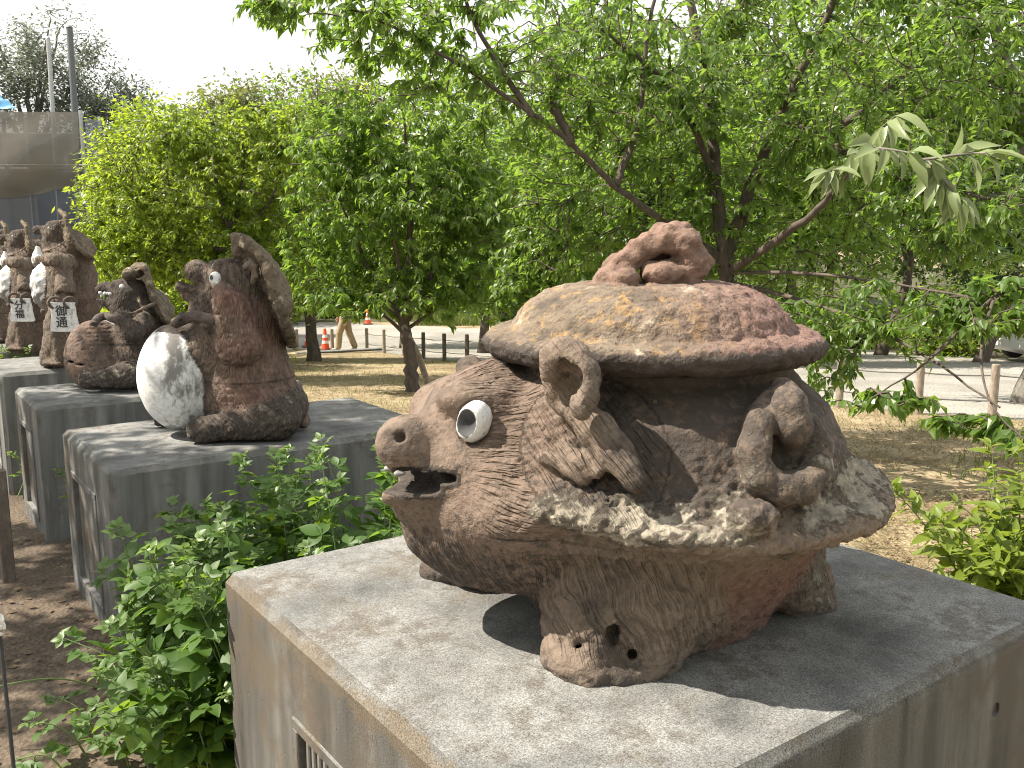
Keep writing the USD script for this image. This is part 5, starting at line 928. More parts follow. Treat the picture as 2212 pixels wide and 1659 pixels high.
# ------------------------------------------------------------------ the ground: level by the plinths, falling gently away behind them
def gz(y):
    y = np.asarray(y, float)
    return -.08 * np.clip(y - 4.9, 0, 22.1)
def Zg(u, v):
    """the point of the ground seen at (u, v)"""
    y = 2.0
    d = _FW + (u - HALF_W) / FPX * np.array([1., 0, 0]) - (v - HALF_H) / FPX * _UP
    ys = np.linspace(1.5, 80, 4000); zz = EYE + d[2] / d[1] * ys
    k = np.argmax(zz < gz(ys)); y = ys[k]; p = W(u, v, y); p[2] = gz(y); return p
def sheet(outline, lift, step=.5, rough=.0, edge=.0, seed=0):
    from shapely.geometry import Polygon, box
    P = Polygon(outline)
    if edge:
        q = np.array([P.exterior.interpolate(d).coords[0] for d in np.arange(0, P.length, .15)])
        n3 = np.c_[q, 0 * q[:, :1]]; q = q + np.c_[N3(n3, 1.6, seed), N3(n3, 1.6, seed + 1)] * edge + np.c_[N3(n3, 6, seed + 2), N3(n3, 6, seed + 3)] * edge * .4
        P = Polygon(q).buffer(0)
    cells = []
    x0, y0, x1, y1 = P.bounds
    ys = np.unique(np.r_[np.arange(y0, y1, step), 4.9, 27.0, y1]); ys = ys[(ys >= y0) & (ys <= y1)]
    b = MB()
    for a, c in zip(ys[:-1], ys[1:]):
        g = P.intersection(box(x0, a, x1, c))
        for p in getattr(g, 'geoms', [g]):
            if p.geom_type == 'Polygon' and p.area > 1e-6:
                v, f = trimesh.creation.triangulate_polygon(p, engine='earcut')
                b.add(np.c_[v, gz(v[:, 1]) + lift], f)
    return b.get()
def ground_material(name, a, b, c, sc=3.0, fine=60, bump=.5):
    return mat(name, {'t': ('texture_coordinate', {}), 'n': ('noise_texture', dict(scale=sc, detail=8, roughness=.65)), 'f': ('noise_texture', dict(scale=fine, detail=5, roughness=.7)), 'v': ('voronoi_texture', dict(scale=fine * .8)),
        'r': ('rgb_ramp', dict(ramp=[(.33, a), (.5, b), (.66, c)])), 'fr': ('rgb_ramp', dict(ramp=[(.3, (.55,) * 3), (.5, (1.,) * 3), (.7, (1.35,) * 3)])), 'm': ('mix', dict(mix_type='multiply', fac=1.)),
        'h': ('math', dict(math_type='add')), 'b': ('bump', dict(strength=bump, distance=.02)), 'p': ('principled_bsdf', dict(roughness=.95, specular_ior_level=.2))},
        [('t.object', f'{x}.vector') for x in 'nfv'] + [('n.fac', 'r.fac'), ('f.fac', 'fr.fac'), ('r.color', 'm.color1'), ('fr.color', 'm.color2'), ('m.color', 'p.base_color'), ('f.fac', 'h.value1'), ('v.distance', 'h.value2'), ('h.value', 'b.height'), ('b.normal', 'p.normal')])
SOIL = ground_material('dry_lawn_soil', (.15, .115, .068), (.25, .20, .125), (.34, .285, .185), 1.6, 45)
GRAVEL = ground_material('pale_gravel', (.21, .20, .18), (.275, .265, .24), (.35, .335, .305), .7, 38, .9)
PATH = ground_material('path_soil', (.065, .050, .038), (.105, .082, .062), (.15, .118, .09), 1.3, 60)
VERGE = ground_material('green_verge', (.05, .09, .02), (.11, .16, .04), (.20, .21, .08), 1.2, 30)
def big(x0, x1, y0, y1, ys):
    b = MB(); ys = np.array(ys, float)
    v = np.array([[x, y, gz(y)] for y in ys for x in (x0, x1)]); f = [[2 * i, 2 * i + 1, 2 * i + 3, 2 * i + 2] for i in range(len(ys) - 1)]
    return b.add(v, f).get()
put('ground', big(-400, 400, -20, 600, [-20, 4.9, 27, 600]), SOIL, kind='structure')
fence_px = [(642, 758), (718, 757), (731, 757), (793, 757), (830, 763), (872, 769), (915, 775), (960, 780), (1009, 784), (1066, 790)]
fence_left = [Zg(*p) for p in fence_px]
fence_right = [Zg(1812, 880), Zg(1982, 895), Zg(2142, 905), Zg(2330, 918)]
hid = [fence_left[-1] + (fence_right[0] - fence_left[-1]) * t for t in np.linspace(0, 1, 8)[1:-1]]
line = fence_left[3:] + hid + fence_right
far_edge = [Zg(2330, 778), Zg(2100, 772), Zg(1800, 752), Zg(1400, 720), Zg(1060, 712), Zg(900, 705), Zg(640, 695), Zg(300, 700)]
lot = [(p[0] + .05, p[1] + .12) for p in line] + [(9., 8.6), (14., 8.)] + [(16., 20.)] + [(p[0], p[1]) for p in far_edge] + [(-14., 30.), (-9., 24.5)] + [(fence_left[0][0] - .5, fence_left[0][1] + .5), (fence_left[2][0], fence_left[2][1] + .5)]
put('gravel_lot', sheet(lot, .004, .8, edge=.12, seed=3), GRAVEL, kind='structure')
pathp = [tuple(S(s, t)[:2]) for s, t in ((-1.5, .12), (0., .12), (1.42, .12), (1.5, .30), (2.6, .30), (2.68, .12), (3.6, .12), (3.7, .35), (4.2, .35), (4.25, .12), (5.0, .12), (9.5, .12), (9.5, -3.2), (-1.5, -3.2))]
put('path', sheet(pathp, .008, .6, edge=.05, seed=9), PATH, kind='structure')
put('verge', sheet([(-3.4, 36.5), (0., 33.2), (1.5, 35.), (2., 40), (-3, 41)], .012, 1.0, edge=.3, seed=5), VERGE, kind='structure')
put('woodland_floor', sheet([(-40, 34.8), (-3.4, 34.8), (0, 35.4), (40, 33), (40, 140), (-40, 140)], .008, 3.0, seed=7), ground_material('woodland_floor', (.03, .035, .014), (.06, .062, .028), (.10, .09, .05), .8, 20), kind='structure')
k0 = Zg(640, 764); k1 = Zg(830, 760)
kb = MB(); kd = np.array([k1[0] - k0[0], k1[1] - k0[1], 0]); ka = math.atan2(kd[1], kd[0]); 
kb.box((0, -.12, -.02), (np.linalg.norm(kd), .12, .035), rotz(ka, (k0[0], k0[1], k0[2])), ch=.01)
tag(stage.GetPrimAtPath(str(put('kerb', kb.get(), CONC).GetPath())), kind='structure')

# grass blades, litter
rng = np.random.default_rng(11)
def blades(name, pts, h, wcol, spread=.5, w=.004):
    n = len(pts); a = rng.random(n) * 6.283; hh = h * (.4 + rng.random(n) * .9)
    lean = np.stack([np.cos(a), np.sin(a), 0 * a], 1) * (hh * spread * (.3 + rng.random(n)))[:, None]; hh = hh / np.sqrt(1 + spread ** 2 * .5)
    side = np.stack([-np.sin(a + rng.normal(size=n)), np.cos(a), 0 * a], 1) * w
    tip = pts + lean; tip[:, 2] += hh
    v = np.stack([pts - side, pts + side, tip], 1).reshape(-1, 3)
    return put(name, (v, np.arange(3 * n).reshape(-1, 3)), wcol, kind='stuff')
STRAWG = leaf_material('dry_grass', (.19, .145, .075), (.36, .29, .165), (.3, .24, .1), .7, .3)
GREENG = leaf_material('green_grass', (.10, .14, .03), (.22, .25, .06), (.25, .3, .05), .6, .35)
def lawn(n, y0, y1, power=1.0):
    y = y0 + (y1 - y0) * rng.random(n) ** power; x = (rng.random(n) * 1.24 - .62) * y
    p = np.stack([x, y, gz(y)], 1)
    st, tt = (p - ROW0) @ ROW, (p - ROW0) @ DEEP
    fx, fy = np.array([q[0] for q in line]), np.array([q[1] for q in line]); o = np.argsort(fx)
    lim = np.interp(p[:, 0], fx[o], fy[o])
    return p[(tt > 1.6) & (p[:, 1] < lim)]
P_ = lawn(90000, 3.2, 24, 1.3); nz = FB(P_, 1.3, 3, 4)
bl = blades('dry_grass', P_[nz > -.35], .075, STRAWG, 1.6, .0035); tag(bl, 'short dry straw coloured grass over the lawn behind the statues', 'grass')
P_ = lawn(26000, 4, 20, 1.2); nz = FB(P_, 1.1, 3, 8)
bl = blades('green_grass', P_[nz > .08], .10, GREENG); tag(bl, 'sparse green grass tufts in the dry lawn', 'grass')
gv = np.stack([rng.random(9000) * 5.5 - 3.6, 33.4 + rng.random(9000) * 6, 0 * rng.random(9000) - 1.76], 1)
bl = blades('tall_grass', gv[FB(gv, .5, 3, 2) > -.3], .42, GREENG, .4, .018); tag(bl, 'taller green grass on the verge before the woods', 'grass')
LITTER = leaf_material('leaf_litter', (.12, .08, .045), (.34, .25, .15), (.2, .15, .08), .8, .15)
lp = np.vstack([lawn(9000, 3.5, 14), np.array([S(s, -t) for s, t in zip(rng.random(900) * 7 - .5, rng.random(900) * 1.8)])])
lp[:, 2] = gz(lp[:, 1]) + .012 + rng.random(len(lp)) * .01
ld = rng.normal(size=lp.shape); ld[:, 2] *= .15; ln = rng.normal(size=lp.shape) * .25; ln[:, 2] += 1
tag(put('leaf_litter', quad_leaves(lp, ld, ln, .018 + .03 * rng.random(len(lp))), LITTER, kind='stuff'), 'fallen dry leaves and bits on lawn and path', 'leaf litter')

# ------------------------------------------------------------------ fences, cones, stakes
WOODP = bark_material('weathered_post', (.13, .105, .08), (.34, .29, .23), 30)
WOODD = bark_material('dark_post', (.05, .042, .035), (.15, .12, .095), 30)
def post(p, h, r, label, m, name='fence_post', group='rope fence posts by the gravel lot'):
    o = thing(name, label, 'post', p, 0, group)
    pr = [(0, -.1), (r * 1.03, -.1), (r, h * .5), (r * .98, h - .012), (r * .86, h), (0, h)]
    t = trimesh.creation.revolve(pr, sections=14); v = t.vertices + .004 * FB(t.vertices + np.asarray(p), 20, 3, 5)[:, None]
    put('shaft', (v, t.faces), m, o, smooth=30)
    return o
allp = line; posts_top = []
names_l = ['leftmost post of the pair by the person', 'post standing right behind the walking person']
for i, p in enumerate(allp):
    j = i - len(fence_left[3:]) - len(hid)
    if i < len(fence_left) - 3: lab_ = ['thin pale fence post left of the staked young tree', 'pale fence post leaning on foliage left of the staked tree', 'fence post half hidden by the young tree trunk', 'dark fence post just right of the young tree', 'second dark fence post right of the young tree', 'third dark fence post right of the young tree', 'fence post by the left rim of the kettle lid'][i]
    elif j < 0: continue
    else: lab_ = ['grey fence post among leaves right of the kettle', 'grey fence post between the leafy post and the rightmost one', 'rightmost grey fence post before the gravel', 'fence post beyond the right edge'][j]
    post(p, .62 if j < 0 else .60, .045, lab_, WOODD if i in (3, 4, 5, 6) else WOODP)
for p, l in ((fence_left[0], 'pale post beside the two striped traffic cones'), (fence_left[1], 'left post of the close pair beside the walking person'), (fence_left[2], 'right post of the close pair beside the walking person')):
    post(p, .60, .05, l, WOODP)
WIRE = plain('dark_wire', (.06, .055, .05), .6)
for hgt, lb in ((.48, 'upper'), (.20, 'lower')):
    b = MB()
    for p, q in zip(allp[:-1], allp[1:]):
        t = np.linspace(0, 1, 9)[:, None]; c = p + (q - p) * t; c[:, 2] += hgt - .05 * 4 * (t * (1 - t))[:, 0] * min(1, np.linalg.norm(q - p) / 2.5)
        b.tube(c, .008, 5, False)
    tag(put('fence_rope', b.get(), WIRE, smooth=True), f'{lb} dark rope strung along the fence posts', 'rope')
ORANGE = plain('cone_orange', (.75, .085, .03), .5, .12); CWHITE = plain('cone_white', (.75, .74, .70), .5, .08); RUB = plain('black_rubber', (.03, .03, .03), .8)
def cone(p, h, label, group='striped traffic cones on the gravel', sc=1.0):
    o = thing('traffic_cone', label, 'traffic cone', p, 20, group)
    b = MB(); b.box((-.19 * h / .7, -.19 * h / .7, 0), (.19 * h / .7, .19 * h / .7, .035), ch=.01); put('base', b.get(), RUB, o)
    r = lambda z: (.135 - .105 * z / h) * h / .7
    bands = [(.035, .30, ORANGE), (.30, .42, CWHITE), (.42, .55, ORANGE), (.55, .68, CWHITE), (.68, .94, ORANGE)]
    for a, c, m in bands:
        a, c = a * h, c * h
        t = trimesh.creation.revolve([(r(a), a), (r(c), c)] if c < .9 * h else [(r(a), a), (r(c), c), (r(c) * .6, c + .01), (0, c + .012)], sections=20); put('body' if m is ORANGE else 'reflective_band', t, m, o, smooth=40)
    return o
cone(Zg(703, 756), .64, 'right hand striped traffic cone, nearest to the two posts')
cone(Zg(666, 750), .64, 'left hand striped traffic cone beside the single post')
ORANGE2 = plain('cone_red_orange', (.62, .07, .03), .5)
for (u, v, l) in ((795, 701, 'far small red cone left of the young tree'), (676, 690, 'far red cone half hidden under the bright tree')):
    cone(Zg(u, v) if v > 697 else Zg(u, 697), .62, l, 'far red cones')
for (u, v, l) in ((1808, 706, 'small red cone seen through the leaves right of the lid'),): cone(Zg(u, 712), .62, l, 'far red cones')

# square dark post by the path, thin leaning rod with white top
o = thing('path_post', 'dark square wooden post on the path at the left edge', 'post', Z(20, 1258, 0), ROWANG)
b = MB(); b.box((-.027, -.027, -.05), (.027, .027, .535), ch=.004); put('shaft', b.get(), WOODD, o)
b = MB(); b.box((-.0275, -.0275, .530), (.0275, .0275, .541), ch=.003); put('cap', b.get(), WOODD, o)
a_, b_ = W(-14, 1240, 1.78), W(36, 1720, 1.74)
o = thing('barrier_rod', 'thin dark leaning rod with a white rope end at lower left', 'rod', b_)
put('rod', tube(np.array([a_, b_]) - b_, .0042, 8), RUB, o, smooth=40)
put('rope_end', rope([a_ + (-.10, 0, -.02) - b_, a_ + (-.03, -.01, -.055) - b_, a_ + (.006, -.012, -.10) - b_, a_ + (.004, -.008, -.122) - b_], .012, 12, 40), plain('white_rope', (.6, .58, .54), .9), o, smooth=60)
# ------------------------------------------------------------------ trees
# the young staked tree
g = Zg(885, 846); Y2 = g[1]; w2 = lambda u, v, dy=0: W(u, v, Y2 + dy)
tree('young_tree', 'young green tree with slanting wooden stake, in the middle of the lawn',
     [([g + (0.02, 0, -.1), w2(884, 760), w2(874, 715), w2(880, 640)], .115, .07), ([w2(880, 650), w2(885, 500), w2(880, 330), w2(865, 200)], .06, .012), ([w2(876, 700), w2(830, 640), w2(770, 520), w2(720, 400)], .05, .01),
      ([w2(880, 690), w2(920, 620), w2(965, 500, .2), w2(990, 350, .3)], .05, .01), ([w2(872, 715), w2(925, 680), w2(1010, 600), w2(1070, 520)], .03, .008), ([w2(872, 720), w2(840, 690), w2(760, 640), w2(700, 610)], .03, .008), ([w2(878, 660), w2(850, 520, -.3), w2(820, 380, -.4), w2(800, 280, -.4)], .04, .01)],
     [(w2(870, 390), (1.35, 1.2, 1.35)), (w2(770, 470), (.85, .8, 1.0)), (w2(980, 430), (.9, .8, 1.1)), (w2(850, 620), (1.2, .9, .45)), (w2(720, 300), (.6, .6, .7)), (w2(960, 620), (.7, .7, .45)), (w2(690, 560), (.55, .6, .7)), (w2(1040, 520), (.5, .6, .6)), (w2(745, 655, -.3), (.55, .6, .20)), (w2(690, 640, .2), (.5, .6, .28)), (w2(770, 668, -.4), (.4, .4, .14))],
     2400, 11, .112, 'mid', seed=21, droop=1.1, clump=.4, wid=.38)
sk = thing('tree_stake', 'pale wooden stake leaning against the young tree trunk', 'stake', Zg(930, 836))
d0 = Zg(930, 836)
put('pole', tube([np.array([0, 0, -.1]), w2(905, 770, .2) - d0, w2(872, 705, -.14) - d0], [.05, .045, .042], 10), WOODP, sk, smooth=40)
put('binding', tube(np.array([w2(870, 716, -.16) - d0, w2(884, 722, -.16) - d0]), [.06, .06], 8), ROPEM, sk, smooth=40)
# bright tree left of it
Y1 = 15.0; w1 = lambda u, v, dy=0: W(u, v, Y1 + dy); g1 = np.array([w1(530, 800)[0], Y1, gz(Y1)])
tree('broad_tree', 'broad bright yellow-green tree behind the two seated statues',
     [([g1 + (0, 0, -.1), w1(525, 690), w1(515, 560), w1(507, 500)], .14, .09), ([w1(507, 505), w1(470, 458), w1(410, 448), w1(330, 430)], .05, .012), ([w1(500, 490), w1(470, 400), w1(455, 330), w1(430, 270)], .05, .012), ([w1(509, 500), w1(555, 470), w1(590, 420), w1(610, 330)], .05, .012),
      ([w1(512, 540), w1(430, 540), w1(330, 560), w1(230, 560)], .04, .01), ([w1(515, 560), w1(570, 600), w1(640, 640)], .04, .01), ([w1(507, 500), w1(520, 400, .4), w1(530, 300, .5)], .045, .01)],
     [(w1(400, 400), (1.5, 1.3, 1.0)), (w1(540, 380), (1.1, 1.2, 1.1)), (w1(270, 480), (.75, .9, .75)), (w1(330, 580), (1.0, .9, .42)), (w1(590, 590), (.9, .8, .55)), (w1(450, 290), (1.1, .9, .5)), (w1(620, 300), (.5, .6, .55)), (w1(230, 520), (.45, .5, .3)), (w1(500, 600), (1.3, .9, .5)), (w1(620, 650), (.55, .6, .3)), (w1(380, 520), (1.4, 1.0, .6))],
     4200, 12, .088, 'bright', seed=22, droop=.9, clump=.35)
for (u, v, r, l, sd) in ((335, 320, 1.0, 'rounded bright tree right of the scaffold, behind the broad tree', 23), (650, 330, 1.5, 'bright green tree filling the gap behind the young tree', 24), (420, 620, 1.3, 'low bright tree close behind the carp-bellied statue', 29)):
    Yb = 20.5 if sd != 29 else 18.0; wb = lambda a, b, dy=0: W(a, b, Yb + dy); gb = np.array([wb(u, 0)[0], Yb, gz(Yb)])
    tree('background_tree', l, [([gb + (0, 0, -.1), wb(u + 10, 560), wb(u, v + 30)], .15, .05), ([wb(u + 8, 500), wb(u - 70, v + 20)], .06, .02), ([wb(u + 8, 520), wb(u + 80, v + 10)], .06, .02)],
         [(wb(u, v), (r * 1.2, 1.2, r)), (wb(u - 60, v + 90), (r, 1.2, r)), (wb(u + 50, v + 150), (r, 1.1, r)), (wb(u - 20, v + 230), (r * 1.3, 1.1, r * .7))], 1500, 9, .15, 'bright' if sd != 24 else 'mid', seed=sd, droop=.6, clump=.4, simple=True, spread=.16)
for i, (u, v, r, yy, lf, l) in enumerate(((1040, 330, 1.7, 24., 'mid', 'light green tree between the young tree and the cherry boughs'), (860, 330, 1.9, 27., 'bright', 'sunlit yellow-green tree peeping over the young tree'), (1180, 420, 1.5, 19., 'mid', 'sunlit green tree behind the left edge of the kettle lid'), (1420, 330, 1.7, 22., 'wood', 'green tree standing behind the lid handle'), (1700, 330, 1.7, 19., 'mid', 'green tree behind the fork of the cherry trunk'), (1950, 200, 1.9, 23., 'wood', 'green tree behind the broken branch'), (1640, 90, 1.9, 25., 'wood', 'high green tree behind the top of the cherry'), (1290, 130, 1.9, 27., 'wood', 'high green tree behind the long left bough of the cherry'), (2180, 330, 1.6, 20., 'dark', 'dark tree behind the drooping boughs at the right'))):
    wb = lambda a, b, dy=0: W(a, b, yy + dy); gb = np.array([wb(u, 0)[0], yy, gz(yy)])
    tree('background_tree', l, [([gb + (0, 0, -.1), wb(u + 10, 600), wb(u, v + 30)], .14, .05), ([wb(u + 8, 560), wb(u - 80, v + 60)], .06, .02), ([wb(u + 8, 580), wb(u + 90, v + 50)], .06, .02)],
         [(wb(u, v), (r * 1.2, 1.3, r)), (wb(u - 80, v + 110), (r, 1.2, r)), (wb(u + 80, v + 130), (r, 1.1, r)), (wb(u, v + 220), (r * 1.2, 1.1, r * .55))], 1300, 9, .17, lf, seed=70 + i, droop=.6, clump=.5, simple=True, spread=.2)
# the big tree behind the kettle
Y3 = 7.4; g3 = np.array([W(1562, 900, Y3)[0], Y3, gz(Y3)])
w3 = lambda u, v, y=7.4: W(u, v, y)
main_limbs = [([g3 + (0, 0, -.1), w3(1566, 760), w3(1568, 600), w3(1550, 440), w3(1538, 270), w3(1510, 100), w3(1470, -120)], .088, .026),
    ([w3(1572, 560), w3(1600, 470), w3(1640, 360), w3(1690, 240, 7.2), w3(1760, 90, 7.0), w3(1840, -90, 6.8)], .06, .02),
    ([w3(1578, 585), w3(1640, 545, 6.9), w3(1720, 490, 6.2), w3(1790, 428, 5.3), w3(1850, 350, 4.5), w3(1905, 290, 3.9)], .040, .007),
    ([w3(1562, 560), w3(1440, 480, 7.1), w3(1330, 402, 6.8), w3(1235, 312, 6.5), w3(1090, 205, 6.2), w3(930, 100, 5.9), w3(760, 20, 5.6)], .034, .007),
    ([w3(1150, 250, 6.3), w3(1070, 130, 6.2), w3(1010, 10, 6.1), w3(980, -90, 6.0)], .025, .008), ([w3(1330, 400, 6.8), w3(1380, 250, 7.0), w3(1400, 60, 7.0), w3(1440, -90, 7.0)], .03, .01),
    ([w3(1235, 312, 6.5), w3(1212, 262, 6.45), w3(1190, 226, 6.4)], .032, .03),
    ([w3(1545, 400), w3(1480, 240, 7.2), w3(1420, 160, 7.1), w3(1290, 60, 6.9)], .035, .01),
    ([w3(1572, 610), w3(1700, 640, 6.8), w3(1850, 690, 6.0), w3(2000, 770, 5.2), w3(2160, 880, 4.6)], .022, .005), ([w3(1575, 590), w3(1730, 590, 6.5), w3(1900, 610, 5.7), w3(2090, 640, 5.1)], .018, .005),
    ([w3(1640, 360), w3(1780, 300, 7.0), w3(1930, 180, 6.8), w3(2100, 60, 6.6)], .04, .01), ([w3(1690, 250, 7.2), w3(1830, 330, 6.6), w3(2000, 400, 6.0), w3(2150, 430, 5.6)], .03, .008)]
tree('cherry_tree', 'large leafy cherry tree rising behind the kettle statue, its branches reaching across the top', main_limbs,
     [(w3(1530, 150, 8.1), (1.7, 1.2, 1.0)), (w3(1250, 170, 6.9), (1.15, .8, .62)), (w3(1000, 90, 6.2), (.9, .5, .36)), (w3(760, 30, 5.7), (.55, .35, .16)), (w3(600, 10, 5.5), (.25, .25, .10)), (w3(1880, 170, 6.9), (1.3, 1.0, .85)),
      (w3(1720, 470, 7.3), (.9, .7, .55)), (w3(1880, 690, 5.8), (.70, .5, .26)), (w3(1790, 790, 5.9), (.22, .3, .26)), (w3(2050, 700, 5.1), (.45, .35, .11)), (w3(1330, 430, 7.6), (.95, .6, .5)), (w3(2060, 430, 5.9), (.55, .6, .42)), (w3(1450, 560, 7.9), (.6, .5, .35)), (w3(1200, 560, 7.2), (.45, .4, .30)), (w3(1090, 610, 7.2), (.16, .2, .20))],
     3300, 12, .074, 'near', seed=31, droop=.8, clump=.4, spread=.08, twig_r=.0032, wid=.42)
tree('cherry_tree', 'hanging leafy bough over the dry lawn at the right edge', [([w3(2300, 560, 5.6), w3(2150, 640, 5.3), w3(1990, 790, 5.0), w3(1900, 850, 4.9)], .02, .004), ([w3(2150, 640, 5.3), w3(2120, 780, 4.9), w3(2160, 900, 4.6), w3(2230, 960, 4.4)], .012, .003)],
     [(w3(1930, 862, 4.95), (.28, .15, .05)), (w3(2080, 908, 4.75), (.25, .15, .05)), (w3(2190, 935, 4.6), (.16, .15, .05)), (w3(2150, 650, 5.2), (.35, .3, .15))], 130, 10, .088, 'near', seed=37, droop=.9, spread=.08, category='branch')
Y4 = 11.5; w4 = lambda u, v, dy=0: W(u, v, Y4 + dy); g4 = np.array([w4(2290, 0)[0], Y4, gz(Y4)])
tree('dark_tree', 'dark leafy tree whose pale branches cross the upper right corner', [([g4 + (0, 0, -.1), w4(2270, 560), w4(2230, 300), w4(2160, 100), w4(2100, -120)], .14, .05), ([w4(2240, 340), w4(2130, 300), w4(1990, 240), w4(1860, 140)], .05, .015), ([w4(2230, 300), w4(2060, 130), w4(1930, -20)], .05, .015), ([w4(2250, 420), w4(2090, 420), w4(1950, 400)], .04, .012)],
     [(w4(2110, 120), (1.6, 1.4, 1.3)), (w4(1960, 330), (1.2, 1.2, .8)), (w4(2180, 480), (.9, 1.0, .6)), (w4(2080, -40), (1.6, 1.2, .6))], 1700, 9, .125, 'near', bark=BARKG, seed=41, droop=.7, clump=.35)
# broken bough with wilted pale leaves
bo = thing('broken_branch', 'snapped cherry branch with wilted pale leaves hanging against the dark trees', 'branch', w3(1850, 350, 4.4))
bb = w3(1850, 350, 4.4); bw = MB(); rb = np.random.default_rng(77)
twigs = [[w3(1900, 295, 3.95), w3(1850, 330, 3.6), w3(1900, 320, 3.3), w3(1965, 330, 3.15)], [w3(1860, 340, 3.9), w3(1900, 280, 3.5), w3(1935, 250, 3.35)], [w3(1900, 320, 3.4), w3(1980, 345, 3.2), w3(2060, 335, 3.05), w3(2130, 330, 2.95)], [w3(2000, 345, 3.2), w3(2040, 390, 3.1), w3(2080, 440, 3.05)], [w3(1850, 350, 3.7), w3(1790, 370, 3.6)]]
LPb = []
for t in twigs:
    c = curve(t, 16); bw.tube(c - bb, np.linspace(.007, .003, 16), 6)
    for q, dq in zip(c[4:], np.diff(c, axis=0)[3:]): LPb.append((q, dq / np.linalg.norm(dq)))
put('stem', bw.get(), BARKG, bo, smooth=True, kind=None)
def oval_leaf(L, wid, droop, curl, n=5):
    t = np.linspace(0, 1, n); wv = np.sin(np.pi * np.clip(t, 0, 1) ** .8) ** .8 * wid * L / 2; wv[0] = .0015; wv[-1] = .0008
    z = -droop * L * t ** 2 
    v = np.stack([np.stack([L * t, s * wv, z + curl * wv * abs(s)], 1) for s in (-1, 0, 1)], 1).reshape(-1, 3)
    f = []
    for i in range(n - 1):
        for j in range(2): a = i * 3 + j; f += [[a, a + 3, a + 4], [a, a + 4, a + 1]]
    return v, np.array(f)
def place(v, p, d, up):
    A = axes(d, up) if abs(np.dot(d, up)) < .98 * np.linalg.norm(d) else axes(d, (1, 0, 0)); return v @ A + p
k = 0
for i, (q, dq) in enumerate(LPb):
    for s in range(2 if i % 2 else 1):
        d = dq * .8 + rb.normal(size=3) * .35 + (0, 0, -.75 * rb.random() - .1); d /= np.linalg.norm(d)
        v, f = oval_leaf(.105 * (.7 + .6 * rb.random()), .36, .25 + .3 * rb.random(), .5)
        put('leaf', (place(v, q, d, np.array([.1, -.5, .85]) + rb.normal(size=3) * .3) - bb, f), LEAF['dry'], bo, smooth=True)
# woodland behind the lot
woods = [(-9.5, 40, 7.5, 'wood', 'tall mid green woodland tree left of the young tree'), (-5.2, 43, 7.0, 'wood', 'woodland tree rising above the young tree crown'), (-1.6, 39, 8.0, 'dark', 'dark evergreen behind the verge, left one'), (2.2, 41, 8.8, 'wood', 'tall woodland tree straight behind the lid handle'), (5.6, 38, 9.6, 'dark', 'dark evergreen behind the cherry trunk'),
         (9.0, 40, 11.0, 'wood', 'tall woodland tree right of the cherry trunk'), (13.0, 38, 11.5, 'dark', 'tall dark evergreen behind the broken branch'), (17.0, 40, 12.0, 'wood', 'woodland tree high in the right corner'), (21.0, 37, 11.5, 'dark', 'dark evergreen at the far right'), (-14., 44, 7.2, 'wood', 'woodland tree between scaffold and broad tree'), (7.4, 46, 11.0, 'wood', 'back row woodland tree, right of middle'), (0.3, 47, 9.5, 'wood', 'back row woodland tree, middle'), (14.8, 46, 13.0, 'wood', 'back row woodland tree on the right'), (-18.5, 46, 7.0, 'wood', 'woodland tree behind the scaffold')]
for i, (x, y, h, lf, l) in enumerate(woods):
    r = 2.3 + .25 * (i % 3); z0 = gz(y); q = lambda dx, dz, dy=0: np.array([x + dx, y + dy, z0 + dz])
    tree('woodland_tree', l, [([q(0, -.2), q(.1, h * .35), q(-.1, h * .8)], .22, .06), ([q(.05, h * .3), q(1.2, h * .55)], .09, .03), ([q(0, h * .35), q(-1.2, h * .6)], .09, .03)],
         [(q(0, h * .72), (r, r, h * .28)), (q(-.9, h * .5, -.5), (r * .85, r * .8, h * .22)), (q(1.0, h * .48, -.4), (r * .85, r * .8, h * .22)), (q(.2, h * .28, -.6), (r * 1.0, r * .8, h * .16))], 900, 10, .30, lf, seed=100 + i, droop=.4, clump=.55, simple=True, spread=.34, group='trees of the wood behind the lot')
# understorey bushes along the edge of the wood
for i, (u, v, yy, rr, lf, l) in enumerate(((1230, 640, 34, .9, 'dark', 'dark clipped pine bush left of the lid handle'), (1060, 660, 36, 1.1, 'dark', 'dark bush beside the verge'), (1370, 620, 33, .8, 'wood', 'small conifer just left of the lid handle'), (1120, 610, 37, 1.0, 'wood', 'light bush in front of the evergreens'), (2140, 640, 22, 1.15, 'bright', 'light green round shrub behind the parked car'), (2030, 690, 23, .8, 'bright', 'low light green shrub left of the parked car'), (560, 660, 34, 1.3, 'dark', 'dark bush under the bright tree'), (720, 640, 37, 1.3, 'dark', 'dark bush behind the walking person'), (1700, 640, 30, 1.5, 'wood', 'bush seen right of the kettle lid'), (1880, 690, 27, 1.3, 'dark', 'dark bush left of the light shrubs'), (960, 650, 38, 1.2, 'dark', 'dark bush right of the young tree'), (330, 670, 30, 1.6, 'dark', 'dark bush between the standing and the seated statues'))):
    c_ = W(u, v, yy); q = np.array([c_[0], yy, gz(yy)])
    tree('bush', l, [([q + (0, 0, -.1), (q + c_) / 2 + (.1, 0, 0), c_], .07, .02)], [(c_, (rr, rr * .8, max(.5, (c_[2] - q[2]) * .55))), ((c_ + q) / 2, (rr * 1.1, rr * .8, max(.4, (c_[2] - q[2]) * .5)))], 420, 10, .16, lf, seed=200 + i, droop=.3, simple=True, spread=.2, clump=.3, group=None, category='bush')
